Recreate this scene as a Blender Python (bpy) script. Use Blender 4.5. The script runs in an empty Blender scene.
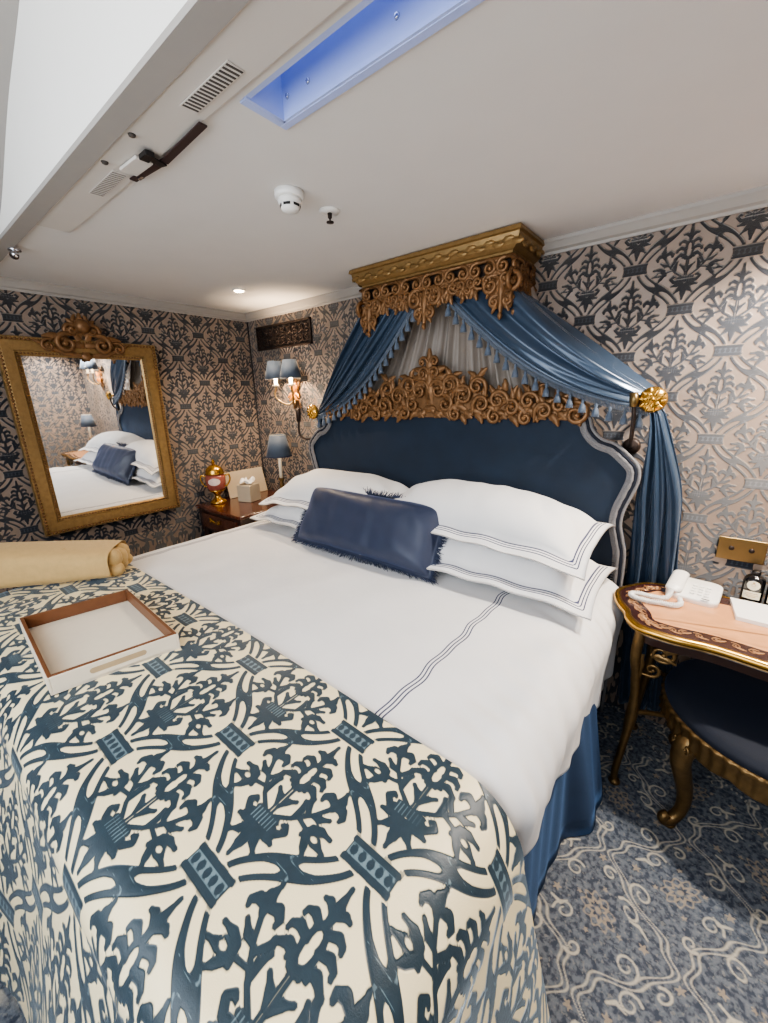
import bpy, math, random
import numpy as np
from mathutils import Vector, Matrix
random.seed(7)
PI = math.pi
C = bpy.context.scene.collection
sc = bpy.context.scene
# ------------------------------------------------------------------ helpers
class MB:
    """collects shapes in world coordinates, built as ONE mesh object"""
    def __init__(self): self.v = []; self.f = []; self.n = 0
    def add(self, vs, fs):
        n = self.n
        self.v.extend([tuple(map(float, p)) for p in vs]); self.n += len(vs)
        self.f.extend([tuple(i + n for i in f) for f in fs]); return self
    def box(self, x0, x1, y0, y1, z0, z1):
        v = [(x, y, z) for x in (x0, x1) for y in (y0, y1) for z in (z0, z1)]
        return self.add(v, [(0,1,3,2),(4,6,7,5),(0,4,5,1),(2,3,7,6),(0,2,6,4),(1,5,7,3)])
    def obox(self, c, ax, ay, az):
        c, ax, ay, az = map(np.array, (c, ax, ay, az))
        v = [c + i*ax + j*ay + k*az for i in (-1,1) for j in (-1,1) for k in (-1,1)]
        return self.add(v, [(0,1,3,2),(4,6,7,5),(0,4,5,1),(2,3,7,6),(0,2,6,4),(1,5,7,3)])
    def tube(self, pts, rad, n=8, flat=1.0, flatdir=None, caps=True):
        pts = np.array(pts, float); m = len(pts)
        r = np.array([rad]*m if np.isscalar(rad) else rad, float)
        t = np.gradient(pts, axis=0); t /= np.linalg.norm(t, axis=1)[:, None] + 1e-12
        up = np.array(flatdir if flatdir is not None else (0.,0.,1.), float)
        if abs(np.dot(up, t[0])) > .97: up = np.array((1.,.2,0.))
        a = np.linspace(0, 2*PI, n, endpoint=False); V = []
        u = up - t[0]*np.dot(up, t[0]); u /= np.linalg.norm(u)
        for i in range(m):
            u = (up if flatdir is not None else u); u = u - t[i]*np.dot(u, t[i]); u /= np.linalg.norm(u) + 1e-12
            w = np.cross(t[i], u)
            for k in a: V.append(pts[i] + r[i]*(math.cos(k)*u*flat + math.sin(k)*w))
        F = [(i*n+k, i*n+(k+1)%n, (i+1)*n+(k+1)%n, (i+1)*n+k) for i in range(m-1) for k in range(n)]
        if caps: F += [tuple(range(n))[::-1], tuple((m-1)*n+k for k in range(n))]
        return self.add(V, F)
    def lathe(self, c, prof, n=24, axis='z', mod=None):
        V = []; F = []; m = len(prof)
        for i, (r, z) in enumerate(prof):
            for k in range(n):
                a = 2*PI*k/n; q = r*(mod(a, i/(m-1)) if mod else 1)
                p = (q*math.cos(a), q*math.sin(a), z)
                if axis == 'y': p = (p[0], -p[2], p[1])
                if axis == 'x': p = (p[2], p[0], p[1])
                V.append((c[0]+p[0], c[1]+p[1], c[2]+p[2]))
        F = [(i*n+k, i*n+(k+1)%n, (i+1)*n+(k+1)%n, (i+1)*n+k) for i in range(m-1) for k in range(n)]
        if prof[0][0] > 1e-4: F.append(tuple(range(n))[::-1])
        if prof[-1][0] > 1e-4: F.append(tuple((m-1)*n+k for k in range(n)))
        return self.add(V, F)
    def shell(self, c, prof, n=24, mod=None):
        k = len(self.f); self.lathe(c, prof, n, 'z', mod)
        self.f = [f for f in self.f[:k]] + [f for f in self.f[k:] if len(f) == 4]; return self
    def grid(self, P):
        P = np.asarray(P, float); a, b = P.shape[:2]
        F = [(i*b+j, (i+1)*b+j, (i+1)*b+j+1, i*b+j+1) for i in range(a-1) for j in range(b-1)]
        return self.add(P.reshape(-1, 3), F)
    def build(self, name, mat, parent=None, smooth=True, bevel=0, solid=0, sub=0, auto=None):
        me = bpy.data.meshes.new(name)
        off = np.array(root_loc(parent)) if parent else np.zeros(3)
        V = np.array(self.v) - off
        me.from_pydata(V.tolist(), [], self.f); me.update()
        o = bpy.data.objects.new(name, me); C.objects.link(o)
        if parent: o.parent = parent
        me.materials.append(mat)
        if smooth: me.polygons.foreach_set('use_smooth', [True]*len(me.polygons))
        if bevel:
            m = o.modifiers.new('bevel', 'BEVEL'); m.width = bevel; m.segments = 3; m.limit_method = 'ANGLE'; m.angle_limit = .6
            if smooth: m.harden_normals = False
        if solid:
            m = o.modifiers.new('solid', 'SOLIDIFY'); m.thickness = solid; m.offset = 0
        if sub:
            m = o.modifiers.new('sub', 'SUBSURF'); m.levels = sub; m.render_levels = sub
        return o
def root_loc(o):
    l = np.zeros(3)
    while o: l = l + np.array(o.location); o = o.parent
    return l
def attr(o, name, arr):
    a = o.data.attributes.new(name, 'FLOAT', 'POINT'); a.data.foreach_set('value', np.asarray(arr, np.float32).ravel())
def tag(o, label, cat, group=None):
    o['label'] = label; o['category'] = cat
    if group: o['group'] = group
    return o
def thing(name, loc, label, cat, group=None):
    o = bpy.data.objects.new(name, None); o.empty_display_size = .05; C.objects.link(o); o.location = loc
    return tag(o, label, cat, group)
def struct(o): o['kind'] = 'structure'; return o
def copy_tree(o, parent=None, loc=None):
    c = o.copy(); C.objects.link(c)
    if parent: c.parent = parent
    if loc is not None: c.location = loc
    for ch in list(o.children): copy_tree(ch, c)
    return c
def rot2(x, y, a): return x*math.cos(a)-y*math.sin(a), x*math.sin(a)+y*math.cos(a)
def smooth_path(pts, k=8, closed=False):
    P = [np.array(p, float) for p in pts]; n = len(P); out = []
    rng = range(n) if closed else range(n-1)
    for i in rng:
        if closed: p0, p1, p2, p3 = P[i-1], P[i], P[(i+1) % n], P[(i+2) % n]
        else: p0, p1, p2, p3 = P[max(i-1,0)], P[i], P[i+1], P[min(i+2,n-1)]
        for j in range(k):
            t = j/k
            out.append(.5*(2*p1+(p2-p0)*t+(2*p0-5*p1+4*p2-p3)*t*t+(3*p1-p0-3*p2+p3)*t**3))
    if not closed: out.append(P[-1])
    return np.array(out)
def wob(x, y, s=1.0, seed=0):
    r = np.random.RandomState(seed); o = 0
    for k in range(9):
        a = r.uniform(0, 2*PI); f = s*r.uniform(.6, 2.6); ph = r.uniform(0, 2*PI)
        o = o + np.sin((x*math.cos(a)+y*math.sin(a))*f+ph)/(1+k*.25)
    return o/4.0
def sstep(x, a, b):
    t = np.clip((x-a)/(b-a), 0, 1); return t*t*(3-2*t)
# ------------------------------------------------------------------ materials
def srgb(r, g, b):
    f = lambda c: (c/255/12.92 if c/255 <= .04045 else ((c/255+.055)/1.055)**2.4)
    return (f(r), f(g), f(b), 1)
def new_mat(name):
    m = bpy.data.materials.new(name); m.use_nodes = True
    nt = m.node_tree; b = nt.nodes['Principled BSDF']; return m, nt, b
def mat(name, col, rough=.5, metal=0, var=.12, scale=30, bump=0, bscale=None, sheen=0, sheencol=None, coat=0, emit=None, estr=0, spec=.5, trans=0):
    """solid colour broken up by object-space noise, with optional noise bump"""
    m, nt, b = new_mat(name); N = nt.nodes; L = nt.links
    tc = N.new('ShaderNodeTexCoord'); nz = N.new('ShaderNodeTexNoise'); nz.inputs['Scale'].default_value = scale; nz.inputs['Detail'].default_value = 5
    L.new(tc.outputs['Object'], nz.inputs['Vector'])
    mx = N.new('ShaderNodeMix'); mx.data_type = 'RGBA'
    mx.inputs[6].default_value = tuple(c*(1-var) for c in col[:3])+(1,); mx.inputs[7].default_value = tuple(min(1, c*(1+var)) for c in col[:3])+(1,)
    L.new(nz.outputs['Fac'], mx.inputs[0]); L.new(mx.outputs[2], b.inputs['Base Color'])
    b.inputs['Roughness'].default_value = rough; b.inputs['Metallic'].default_value = metal
    b.inputs['Specular IOR Level'].default_value = spec
    if sheen:
        b.inputs['Sheen Weight'].default_value = sheen; b.inputs['Sheen Roughness'].default_value = .4
        b.inputs['Sheen Tint'].default_value = sheencol or (1,1,1,1)
    if coat: b.inputs['Coat Weight'].default_value = coat; b.inputs['Coat Roughness'].default_value = .1
    if trans: b.inputs['Transmission Weight'].default_value = trans
    if emit: b.inputs['Emission Color'].default_value = emit; b.inputs['Emission Strength'].default_value = estr
    if bump:
        bz = N.new('ShaderNodeTexNoise'); bz.inputs['Scale'].default_value = bscale or scale*3; bz.inputs['Detail'].default_value = 4
        L.new(tc.outputs['Object'], bz.inputs['Vector'])
        bp = N.new('ShaderNodeBump'); bp.inputs['Strength'].default_value = bump; bp.inputs['Distance'].default_value = .003
        L.new(bz.outputs['Fac'], bp.inputs['Height']); L.new(bp.outputs['Normal'], b.inputs['Normal'])
    return m
def fnode(nt, op, *args):
    n = nt.nodes.new('ShaderNodeMath'); n.operation = op
    for i, a in enumerate(args):
        if isinstance(a, (int, float)): n.inputs[i].default_value = a
        else: nt.links.new(a, n.inputs[i])
    return n.outputs[0]
def anode(nt, name):
    n = nt.nodes.new('ShaderNodeAttribute'); n.attribute_name = name; return n.outputs['Fac']
def mask(nt, val, a, b):
    n = nt.nodes.new('ShaderNodeMapRange'); n.interpolation_type = 'SMOOTHSTEP'
    nt.links.new(val, n.inputs[0]); n.inputs[1].default_value = a; n.inputs[2].default_value = b; return n.outputs[0]
def mixc(nt, fac, a, b):
    n = nt.nodes.new('ShaderNodeMix'); n.data_type = 'RGBA'
    nt.links.new(fac, n.inputs[0]) if not isinstance(fac, (int, float)) else setattr(n.inputs[0], 'default_value', fac)
    for s, v in ((6, a), (7, b)):
        if isinstance(v, tuple): n.inputs[s].default_value = v
        else: nt.links.new(v, n.inputs[s])
    return n.outputs[2]
def noise(nt, scale, detail=4, coord='Object'):
    tc = nt.nodes.new('ShaderNodeTexCoord'); n = nt.nodes.new('ShaderNodeTexNoise'); n.inputs['Scale'].default_value = scale; n.inputs['Detail'].default_value = detail
    nt.links.new(tc.outputs[coord], n.inputs['Vector']); return n.outputs['Fac']
def damask_mat(name, ground, pile, lite, e=.0012, sheen=1.0, sheencol=(1,1,1,1), g_rough=.5, p_rough=.6, relief=.5, gsheen=0.2, nap=0):
    m, nt, b = new_mat(name); L = nt.links
    s = anode(nt, 'sdf'); d = anode(nt, 'det')
    pm = mask(nt, s, e, -e); dm = fnode(nt, 'MULTIPLY', mask(nt, d, e, -e), pm)
    nz = noise(nt, 55, 5); n2 = noise(nt, 420, 2)
    g = mixc(nt, nz, tuple(c*.93 for c in ground[:3])+(1,), tuple(min(1, c*1.0) for c in ground[:3])+(1,))
    p = mixc(nt, nz, tuple(c*.7 for c in pile[:3])+(1,), tuple(min(1, c*1.35) for c in pile[:3])+(1,))
    p2 = mixc(nt, dm, p, lite)
    L.new(mixc(nt, pm, g, p2), b.inputs['Base Color'])
    r = nt.nodes.new('ShaderNodeMapRange'); L.new(pm, r.inputs[0]); r.inputs[3].default_value = g_rough; r.inputs[4].default_value = p_rough
    L.new(r.outputs[0], b.inputs['Roughness'])
    r2 = nt.nodes.new('ShaderNodeMapRange'); L.new(pm, r2.inputs[0]); r2.inputs[3].default_value = gsheen; r2.inputs[4].default_value = sheen
    L.new(r2.outputs[0], b.inputs['Sheen Weight']); b.inputs['Sheen Roughness'].default_value = .35; b.inputs['Sheen Tint'].default_value = sheencol
    h = fnode(nt, 'ADD', mask(nt, s, e*3, -e*3), fnode(nt, 'MULTIPLY', n2, .15))
    bp = nt.nodes.new('ShaderNodeBump'); bp.inputs['Strength'].default_value = relief; bp.inputs['Distance'].default_value = .003
    L.new(h, bp.inputs['Height']); L.new(bp.outputs['Normal'], b.inputs['Normal'])
    if nap:   # velvet nap brushed upwards: the pile leans, so it catches light falling down the wall
        ge = nt.nodes.new('ShaderNodeNewGeometry'); cb = nt.nodes.new('ShaderNodeCombineXYZ'); L.new(fnode(nt, 'MULTIPLY', pm, nap), cb.inputs[2])
        va = nt.nodes.new('ShaderNodeVectorMath'); va.operation = 'ADD'; L.new(ge.outputs['Normal'], va.inputs[0]); L.new(cb.outputs[0], va.inputs[1])
        vn = nt.nodes.new('ShaderNodeVectorMath'); vn.operation = 'NORMALIZE'; L.new(va.outputs[0], vn.inputs[0]); L.new(vn.outputs[0], bp.inputs['Normal'])
    return m
M = {}
M['plaster'] = mat('ceiling paint', srgb(221,218,215), .7, var=.03, scale=8, bump=.05, bscale=200)
M['panel'] = mat('panel paint', srgb(205,199,192), .45, var=.03, scale=8)
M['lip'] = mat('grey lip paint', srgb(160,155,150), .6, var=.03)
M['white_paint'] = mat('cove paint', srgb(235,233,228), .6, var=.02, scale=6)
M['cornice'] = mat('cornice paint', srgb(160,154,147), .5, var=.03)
M['gilt'] = mat('aged gilding', srgb(150,122,80), .36, .6, var=.35, scale=45, bump=.25, bscale=160)
M['gilt_dark'] = mat('dark carved gilding', srgb(122,89,58), .42, .45, var=.45, scale=40, bump=.35, bscale=140)
M['gilt_side'] = mat('bronze gilding', srgb(120,96,62), .38, .75, var=.4, scale=40, bump=.25, bscale=140)
M['brass'] = mat('brushed brass', srgb(120,100,66), .35, .85, var=.1)
M['gold'] = mat('bright gold', srgb(200,156,78), .26, .95, var=.2, scale=60)
M['bronze'] = mat('dark bronze', srgb(52,42,38), .5, .5, var=.3)
M['chrome'] = mat('chrome', srgb(210,210,215), .15, 1, var=.02)
M['velvet'] = mat('navy velvet', srgb(16,33,52), .75, var=.35, scale=9, bump=.2, bscale=500, sheen=.3, sheencol=srgb(90,130,185))
M['velvet_skirt'] = mat('blue velvet', srgb(38,54,80), .75, var=.3, scale=12, bump=.2, bscale=500, sheen=.4, sheencol=srgb(110,150,205))
M['velvet_dark'] = mat('dark navy velvet', srgb(12,20,36), .75, var=.25, scale=14, bump=.2, bscale=500, sheen=.2, sheencol=srgb(90,120,170))
M['satin'] = mat('slate blue satin', srgb(58,73,92), .27, .25, var=.12, scale=20, sheen=.25, sheencol=srgb(160,180,205))
M['satin_dark'] = mat('navy blue satin', srgb(40,48,70), .5, .0, var=.12, scale=20, sheen=.4, sheencol=srgb(120,140,190))
M['tassel'] = mat('blue grey tassel yarn', srgb(82,94,110), .6, var=.25, scale=120, bump=.3, sheen=.4)
M['sheer'] = mat('pale grey silk lining', srgb(142,131,121), .5, var=.08, scale=15, sheen=.3)
M['braid'] = mat('silver grey braid', srgb(118,116,117), .7, var=.35, scale=180, bump=.5, bscale=400)
M['linen'] = mat('white cotton', srgb(238,237,236), .8, var=.03, scale=10, bump=.12, bscale=30, sheen=.15)
M['blanket'] = mat('beige fleece', srgb(200,168,114), .9, var=.12, scale=40, bump=.5, bscale=260, sheen=.5, sheencol=srgb(255,235,200))
M['leather'] = mat('cream leather', srgb(228,217,198), .5, var=.04, bump=.1, bscale=400)
M['wood_in'] = mat('brown tray wood', srgb(112,72,46), .4, var=.25, scale=25)
M['tan'] = mat('tan leather slot', srgb(178,156,124), .6, var=.1)
M['mahogany'] = mat('polished mahogany', srgb(80,42,28), .25, var=.4, scale=18, coat=.5)
M['mahogany_dark'] = mat('dark mahogany', srgb(44,24,18), .35, var=.4, scale=18, coat=.3)
M['shade'] = mat('blue grey pleated silk', srgb(70,82,98), .7, var=.1, scale=80, sheen=.3)
M['candle'] = mat('ivory candle tube', srgb(235,222,196), .5, var=.03)
M['glow'] = mat('lit bulb', srgb(255,230,190), .5, emit=(1,.74,.46,1), estr=40)
M['glow_soft'] = mat('glowing amber glass leaf', srgb(190,120,50), .3, .4, var=.3, emit=(1,.40,.10,1), estr=.35)  # leaves are no lamp: bulb glow on them is put in as emission
M['white_plastic'] = mat('white plastic', srgb(236,234,230), .35, var=.02)
M['black'] = mat('black plastic', srgb(20,18,20), .35, var=.2)
M['black_strip'] = mat('dark brown strip', srgb(52,36,36), .45, var=.3)
M['slot'] = mat('grille slot', srgb(78,72,68), .7, var=.1)
M['slot_light'] = mat('light grille slot', srgb(140,134,128), .7, var=.1)
M['paper'] = mat('white card', srgb(240,238,234), .6, var=.02)
M['cream_card'] = mat('cream card', srgb(186,171,148), .6, var=.04)
M['porcelain'] = mat('pink porcelain', srgb(150,84,74), .2, var=.35, scale=60, coat=.6)
M['porcelain_white'] = mat('painted white cartouche', srgb(225,205,195), .2, var=.25, scale=120, coat=.6)
M['glass_black'] = mat('black bottle glass', srgb(14,13,15), .12, var=.1, coat=.8)
M['label'] = mat('cream paper label', srgb(232,224,200), .6, var=.04)
M['gold_ink'] = mat('gold ink', srgb(186,150,80), .4, var=.1)
M['ink'] = mat('dark ink', srgb(50,48,60), .6, var=.1)
M['silver'] = mat('mirror silvering', (.93,.93,.92,1), .015, 1, var=.01)
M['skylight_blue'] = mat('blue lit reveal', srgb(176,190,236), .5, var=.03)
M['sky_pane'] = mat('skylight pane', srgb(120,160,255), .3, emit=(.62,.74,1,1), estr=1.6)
M['daylight'] = mat('window pane daylight', srgb(220,230,255), .3, emit=(.8,.9,1,1), estr=1.0)
M['corner'] = mat('dark corner bead', srgb(40,38,42), .6)
# white cloth with three navy lines: |dist| attribute 'ln' = metres from the middle line
def lined_cloth(name):
    m, nt, b = new_mat(name); L = nt.links
    a = anode(nt, 'ln'); aa = fnode(nt, 'ABSOLUTE', a)
    l0 = mask(nt, aa, .0030, .0016)
    l1 = mask(nt, fnode(nt, 'ABSOLUTE', fnode(nt, 'SUBTRACT', aa, .0115)), .0030, .0016)
    lm = fnode(nt, 'MAXIMUM', l0, l1)
    nz = noise(nt, 9, 4); base = mixc(nt, nz, srgb(217,216,217), srgb(226,225,224))
    L.new(mixc(nt, lm, base, srgb(48,54,88)), b.inputs['Base Color'])
    b.inputs['Roughness'].default_value = .8; b.inputs['Sheen Weight'].default_value = .12
    bp = nt.nodes.new('ShaderNodeBump'); bp.inputs['Strength'].default_value = .25; bp.inputs['Distance'].default_value = .004
    L.new(noise(nt, 22, 3), bp.inputs['Height']); L.new(bp.outputs['Normal'], b.inputs['Normal'])
    return m
M['lined'] = lined_cloth('white cotton with navy lines')
# ------------------------------------------------------------------ damask pattern (distance field)
FLORA = [  # tapered strokes in units of the repeat width, right half (mirrored)
 [(0,-.345,.006),(0,-.29,.026),(0,-.225,.034)],
 [(.02,-.21,.024),(.05,-.255,.022),(.085,-.285,.006)],
 [(.03,-.195,.024),(.075,-.205,.024),(.115,-.215,.010)],
 [(.04,-.185,.018),(.10,-.175,.018),(.128,-.145,.017),(.110,-.122,.014),(.095,-.130,.010)],
 [(0,-.170,.016),(.078,-.170,.016)], [(0,-.142,.013),(.066,-.142,.013)],
 [(.009,-.15,.007),(.009,.03,.007)],
 [(.01,-.085,.010),(.030,-.045,.018),(.062,-.020,.006)],
 [(.0,.03,.016),(.028,.05,.020),(.05,.04,.008)],
 [(.024,.03,.014),(.034,.10,.013),(.026,.16,.013),(.0,.19,.014)],
 [(0,.18,.016),(0,.25,.024),(0,.33,.006)],
 [(.03,.06,.016),(.07,.07,.022),(.105,.05,.014),(.108,.028,.010)],
 [(.03,.115,.016),(.075,.13,.021),(.105,.115,.014),(.108,.095,.010)],
 [(.02,.17,.016),(.060,.19,.020),(.088,.18,.013),(.092,.163,.009)],
 [(.01,.225,.014),(.038,.25,.018),(.062,.245,.010)],
 [(.025,-.135,.012),(.10,-.085,.011),(.17,-.01,.011),(.215,.065,.013)],
 [(.215,.065,.018),(.230,.115,.027),(.222,.165,.007)],
 [(.212,.085,.017),(.172,.105,.024),(.145,.09,.017),(.146,.066,.012)],
 [(.22,.08,.017),(.262,.085,.023),(.285,.062,.016),(.278,.042,.011)],
 [(.125,-.062,.010),(.19,-.075,.011)], [(.186,-.102,.012),(.206,-.048,.012)],
 [(.212,-.076,.026),(.26,-.088,.026),(.318,-.104,.006)],
 [(.21,-.052,.018),(.25,-.038,.020),(.305,-.040,.006)],
 [(.205,-.095,.018),(.232,-.130,.019),(.258,-.165,.006)],
 [(.10,-.085,.011),(.108,-.03,.019),(.092,.012,.008)],
 [(.165,-.015,.012),(.205,-.008,.019),(.245,.018,.007)],
 [(.15,-.03,.012),(.118,.015,.017),(.118,.045,.007)],
]
def damask(u, v, A, B):
    """u, v in metres; a band clasp sits at (0, 0). Returns signed distance of the pile and of its lighter details."""
    u = np.asarray(u, np.float32)/A; v = np.asarray(v, np.float32)/A; H = B/A
    # flower cell nearest: centres at (i, (j+.5)H) and (i+.5, jH)
    def cell(du, dv):
        x = (u-du+.5) % 1.0 - .5; y = (v-dv+H/2) % H - H/2; return x, y
    x1, y1 = cell(0, H/2); x2, y2 = cell(.5, 0.)
    xc = lambda y: .25-.19*np.cos(PI*(y+H/2)/(H/2))      # half-width of the ogee at height y
    first = np.abs(x1) <= xc(y1)
    x = np.where(first, np.abs(x1), np.abs(x2)); y = np.where(first, y1, y2)
    sx = np.where(first, 1, -1)
    d = np.full(x.shape, 9., np.float32)
    k = H/.88
    for st in FLORA:
        for (ax, ay, ar), (bx, by, br) in zip(st[:-1], st[1:]):
            ay *= k; by *= k
            vx, vy = bx-ax, by-ay; l2 = vx*vx+vy*vy
            t = np.clip(((x-ax)*vx+(y-ay)*vy)/l2, 0, 1)
            d = np.minimum(d, np.hypot(x-ax-t*vx, y-ay-t*vy)-np.maximum(ar+(br-ar)*t, .0115 if max(ar, br) > .0125 else .007)*1.03)
    d = np.maximum(d, -(np.hypot((x-.248)*.6, y+.083*k)-.011))
    det = np.full(x.shape, 9., np.float32)
    for i in range(-3, 4): det = np.minimum(det, np.maximum(np.abs(x-abs(i)*.02)-.003, np.abs(y+.163*k)-.03*k))
    # bands
    t = (np.mod(y+H/2, H/2))/(H/2)
    t = np.where(y < 0, (y+H/2)/(H/2), 1-y/(H/2))
    slope = .19*PI/(H/2)*np.sin(PI*t)
    c = np.abs(x-xc(y))/np.sqrt(1+slope**2)
    W = .0475+.008*np.exp(-((t-.5)/.13)**2)-.006*sstep(np.abs(t-.5), .36, .5)
    slit = np.sqrt(np.clip((.445-t)/.06, 0, 1))*(t < .5)+np.sqrt(np.clip((t-.555)/.06, 0, 1))*(t > .5)
    sd = c-.0205*slit+.02*(slit <= 0)
    band = np.maximum(c-W, -sd)
    d = np.minimum(d, band)
    for q in (.40, .60):
        det = np.minimum(det, np.maximum(np.abs(np.hypot((t-q)*.44*(1+.8*slope/1.36), c)-.046)-.0028, (t-q-.02)*(-1 if q < .5 else 1)))
    # clasps at (0,0) and (.5,H/2)
    for du, dv in ((0, 0), (.5, H/2)):
        cx_ = np.abs((u-du+.5) % 1.0 - .5); cy_ = np.abs((v-dv+H/2) % H - H/2)
        bx = np.maximum(cx_-.118, cy_-.047); bar = np.maximum(cx_-.125, np.abs(cy_-.043)-.013)
        bb = np.minimum(bx, bar); d = np.where(bb < .012, np.minimum(bb, np.maximum(d, .009-bb)), d)
        ov = np.hypot((np.mod(cx_+.0225, .045)-.0225)/1.0, cy_*.8)-.017
        det = np.minimum(det, np.maximum(np.maximum(cy_-.026, cx_-.112), -ov))
    return d*A, det*A
# ------------------------------------------------------------------ room
XL, XR, YB, YF = -2.96, 1.15, 2.03, -1.0
ZC, ZU, YE = 2.17, 2.75, 0.485            # low ceiling, raised ceiling, edge between them
M['wall'] = damask_mat('damask wall cloth', srgb(138,121,108), srgb(42,46,54), srgb(72,77,86), e=.0010, sheen=.9, sheencol=srgb(200,190,180), g_rough=.42, p_rough=.6, relief=.8, gsheen=.1, nap=1.35)
M['throw'] = damask_mat('damask throw', srgb(246,230,188), srgb(38,54,64), srgb(106,126,134), e=.0010, sheen=.9, sheencol=srgb(195,212,228), g_rough=.45, p_rough=.42, relief=.7, gsheen=.15)
WA, WB = .336, .322
def wall_grid(name, fn, asegs, z1, zsegs, u0, v0):
    ax = lambda sg: np.concatenate([np.arange(a, b_-1e-6, st) for a, b_, st in sg]+[np.array([sg[-1][1]])])
    A, Z = np.meshgrid(ax(asegs), ax(zsegs), indexing='ij')
    P = np.stack(fn(A, Z), -1); mb = MB(); mb.grid(P)
    o = mb.build(name, M['wall'], smooth=False)
    s, d = damask(A-u0, Z-v0, WA, WB); attr(o, 'sdf', s); attr(o, 'det', d)
    return struct(o)
wall_grid('wall_back', lambda a, z: (a, np.full_like(a, YB), z), ((XL, -1.75, .005), (-1.75, -.75, .02), (-.75, .6, .0036), (.6, XR, .01)), ZC, ((0, .7, .03), (.7, ZC, .0036)), -.334, 1.995)
wall_grid('wall_left', lambda a, z: (np.full_like(a, XL), a, z), ((YF, .25, .012), (.25, YB, .0042)), ZC, ((0, .6, .03), (.6, ZC+.02, .0042)), 1.612, 1.985)
wall_grid('wall_right', lambda a, z: (np.full_like(a, XR), a, z), ((YF, YB, .010),), ZC, ((0, .6, .03), (.6, ZC, .010)), 1.5, 1.995)
# front wall with the window opening (behind the viewer)
mb = MB(); wx0, wx1, wz0, wz1 = -1.9, .7, .95, 2.45
for a, b_, c, d in ((XL-.1, wx0, 0, 3), (wx1, XR+.1, 0, 3), (wx0, wx1, 0, wz0), (wx0, wx1, wz1, 3)): mb.box(a, b_, YF-.1, YF, c, d)
struct(mb.build('wall_front', M['plaster'], smooth=False))
w = MB(); t_ = .05
for a, b_, c, d in ((wx0, wx0+t_, wz0, wz1), (wx1-t_, wx1, wz0, wz1), (wx0, wx1, wz0, wz0+t_), (wx0, wx1, wz1-t_, wz1), (-.62, -.57, wz0, wz1)): w.box(a, b_, YF-.08, YF-.03, c, d)
wo = struct(w.build('window_2', M['white_paint'], smooth=False, bevel=.004))
MB().box(wx0, wx1, YF-.095, YF-.09, wz0, wz1).build('pane', M['daylight'], wo, smooth=False)
# ceiling with the skylight slot
SX0, SX1, SY0, SY1 = -.90, .30, .667, .78
mb = MB()
for x0, x1, y0, y1 in ((XL, SX0, YE, YB), (SX1, XR, YE, YB), (SX0, SX1, YE, SY0), (SX0, SX1, SY1, YB)): mb.box(x0, x1, max(y0, YE+.006), y1, ZC, ZC+.03)
struct(mb.build('ceiling', M['plaster'], smooth=False))
# raised ceiling near the window: curved cove, face, top
prof = smooth_path([(XL-.02, 2.17), (-2.45, 2.185), (-2.18, 2.22), (-1.80, 2.41), (-1.50, 2.53), (-1.2, 2.68), (-.85, 2.74), (-.4, ZU), (XR, ZU)], 6)
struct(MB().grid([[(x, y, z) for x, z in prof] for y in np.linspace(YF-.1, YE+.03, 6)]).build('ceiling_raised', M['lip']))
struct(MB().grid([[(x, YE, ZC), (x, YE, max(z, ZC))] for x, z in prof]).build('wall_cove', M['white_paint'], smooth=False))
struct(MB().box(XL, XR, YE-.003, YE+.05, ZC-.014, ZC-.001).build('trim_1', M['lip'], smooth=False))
struct(MB().box(-2.0, XR, YE+.05, .643, ZC-.009, ZC-.001).build('trim_2', M['panel'], smooth=False, bevel=.003))
# skylight recess
r = MB(); zt = ZC+.26; q = .012
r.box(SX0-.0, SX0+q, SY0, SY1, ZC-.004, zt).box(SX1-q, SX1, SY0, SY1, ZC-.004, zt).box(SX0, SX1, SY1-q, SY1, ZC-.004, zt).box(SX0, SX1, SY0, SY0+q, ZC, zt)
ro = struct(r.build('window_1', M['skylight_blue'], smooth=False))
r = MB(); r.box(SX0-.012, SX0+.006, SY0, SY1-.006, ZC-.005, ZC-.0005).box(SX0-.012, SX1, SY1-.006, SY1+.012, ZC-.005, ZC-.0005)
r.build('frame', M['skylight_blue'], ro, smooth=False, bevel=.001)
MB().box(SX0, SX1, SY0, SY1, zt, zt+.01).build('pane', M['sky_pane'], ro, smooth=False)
for x, z in ((SX0+.03, ZC+.035), (SX0+.10, ZC+.035), (-.56, ZC+.035), (-.3, ZC+.035)):
    MB().lathe((x, SY1-q-.0005, z), [(.0001, .004), (.004, .004), (.006, 0)], 12, 'y').build('screw', M['chrome'], ro)
# cornices
def cornice(p0, p1, nrm, name):
    pr = [(0, -.055), (.008, -.055), (.010, -.045), (.02, -.038), (.03, -.018), (.034, -.012), (.036, 0)]
    P = [[(p[0]+nrm[0]*a, p[1]+nrm[1]*a, ZC+b_) for a, b_ in pr] for p in (p0, p1)]
    struct(MB().grid(P).build(name, M['cornice'], smooth=False))
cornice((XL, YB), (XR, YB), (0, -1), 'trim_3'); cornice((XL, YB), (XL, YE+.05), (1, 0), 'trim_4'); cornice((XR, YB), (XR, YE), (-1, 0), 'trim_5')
struct(MB().tube([(XL+.004, YB-.004, 0), (XL+.004, YB-.004, ZC-.05)], .006, 8).build('trim_6', M['corner']))
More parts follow.
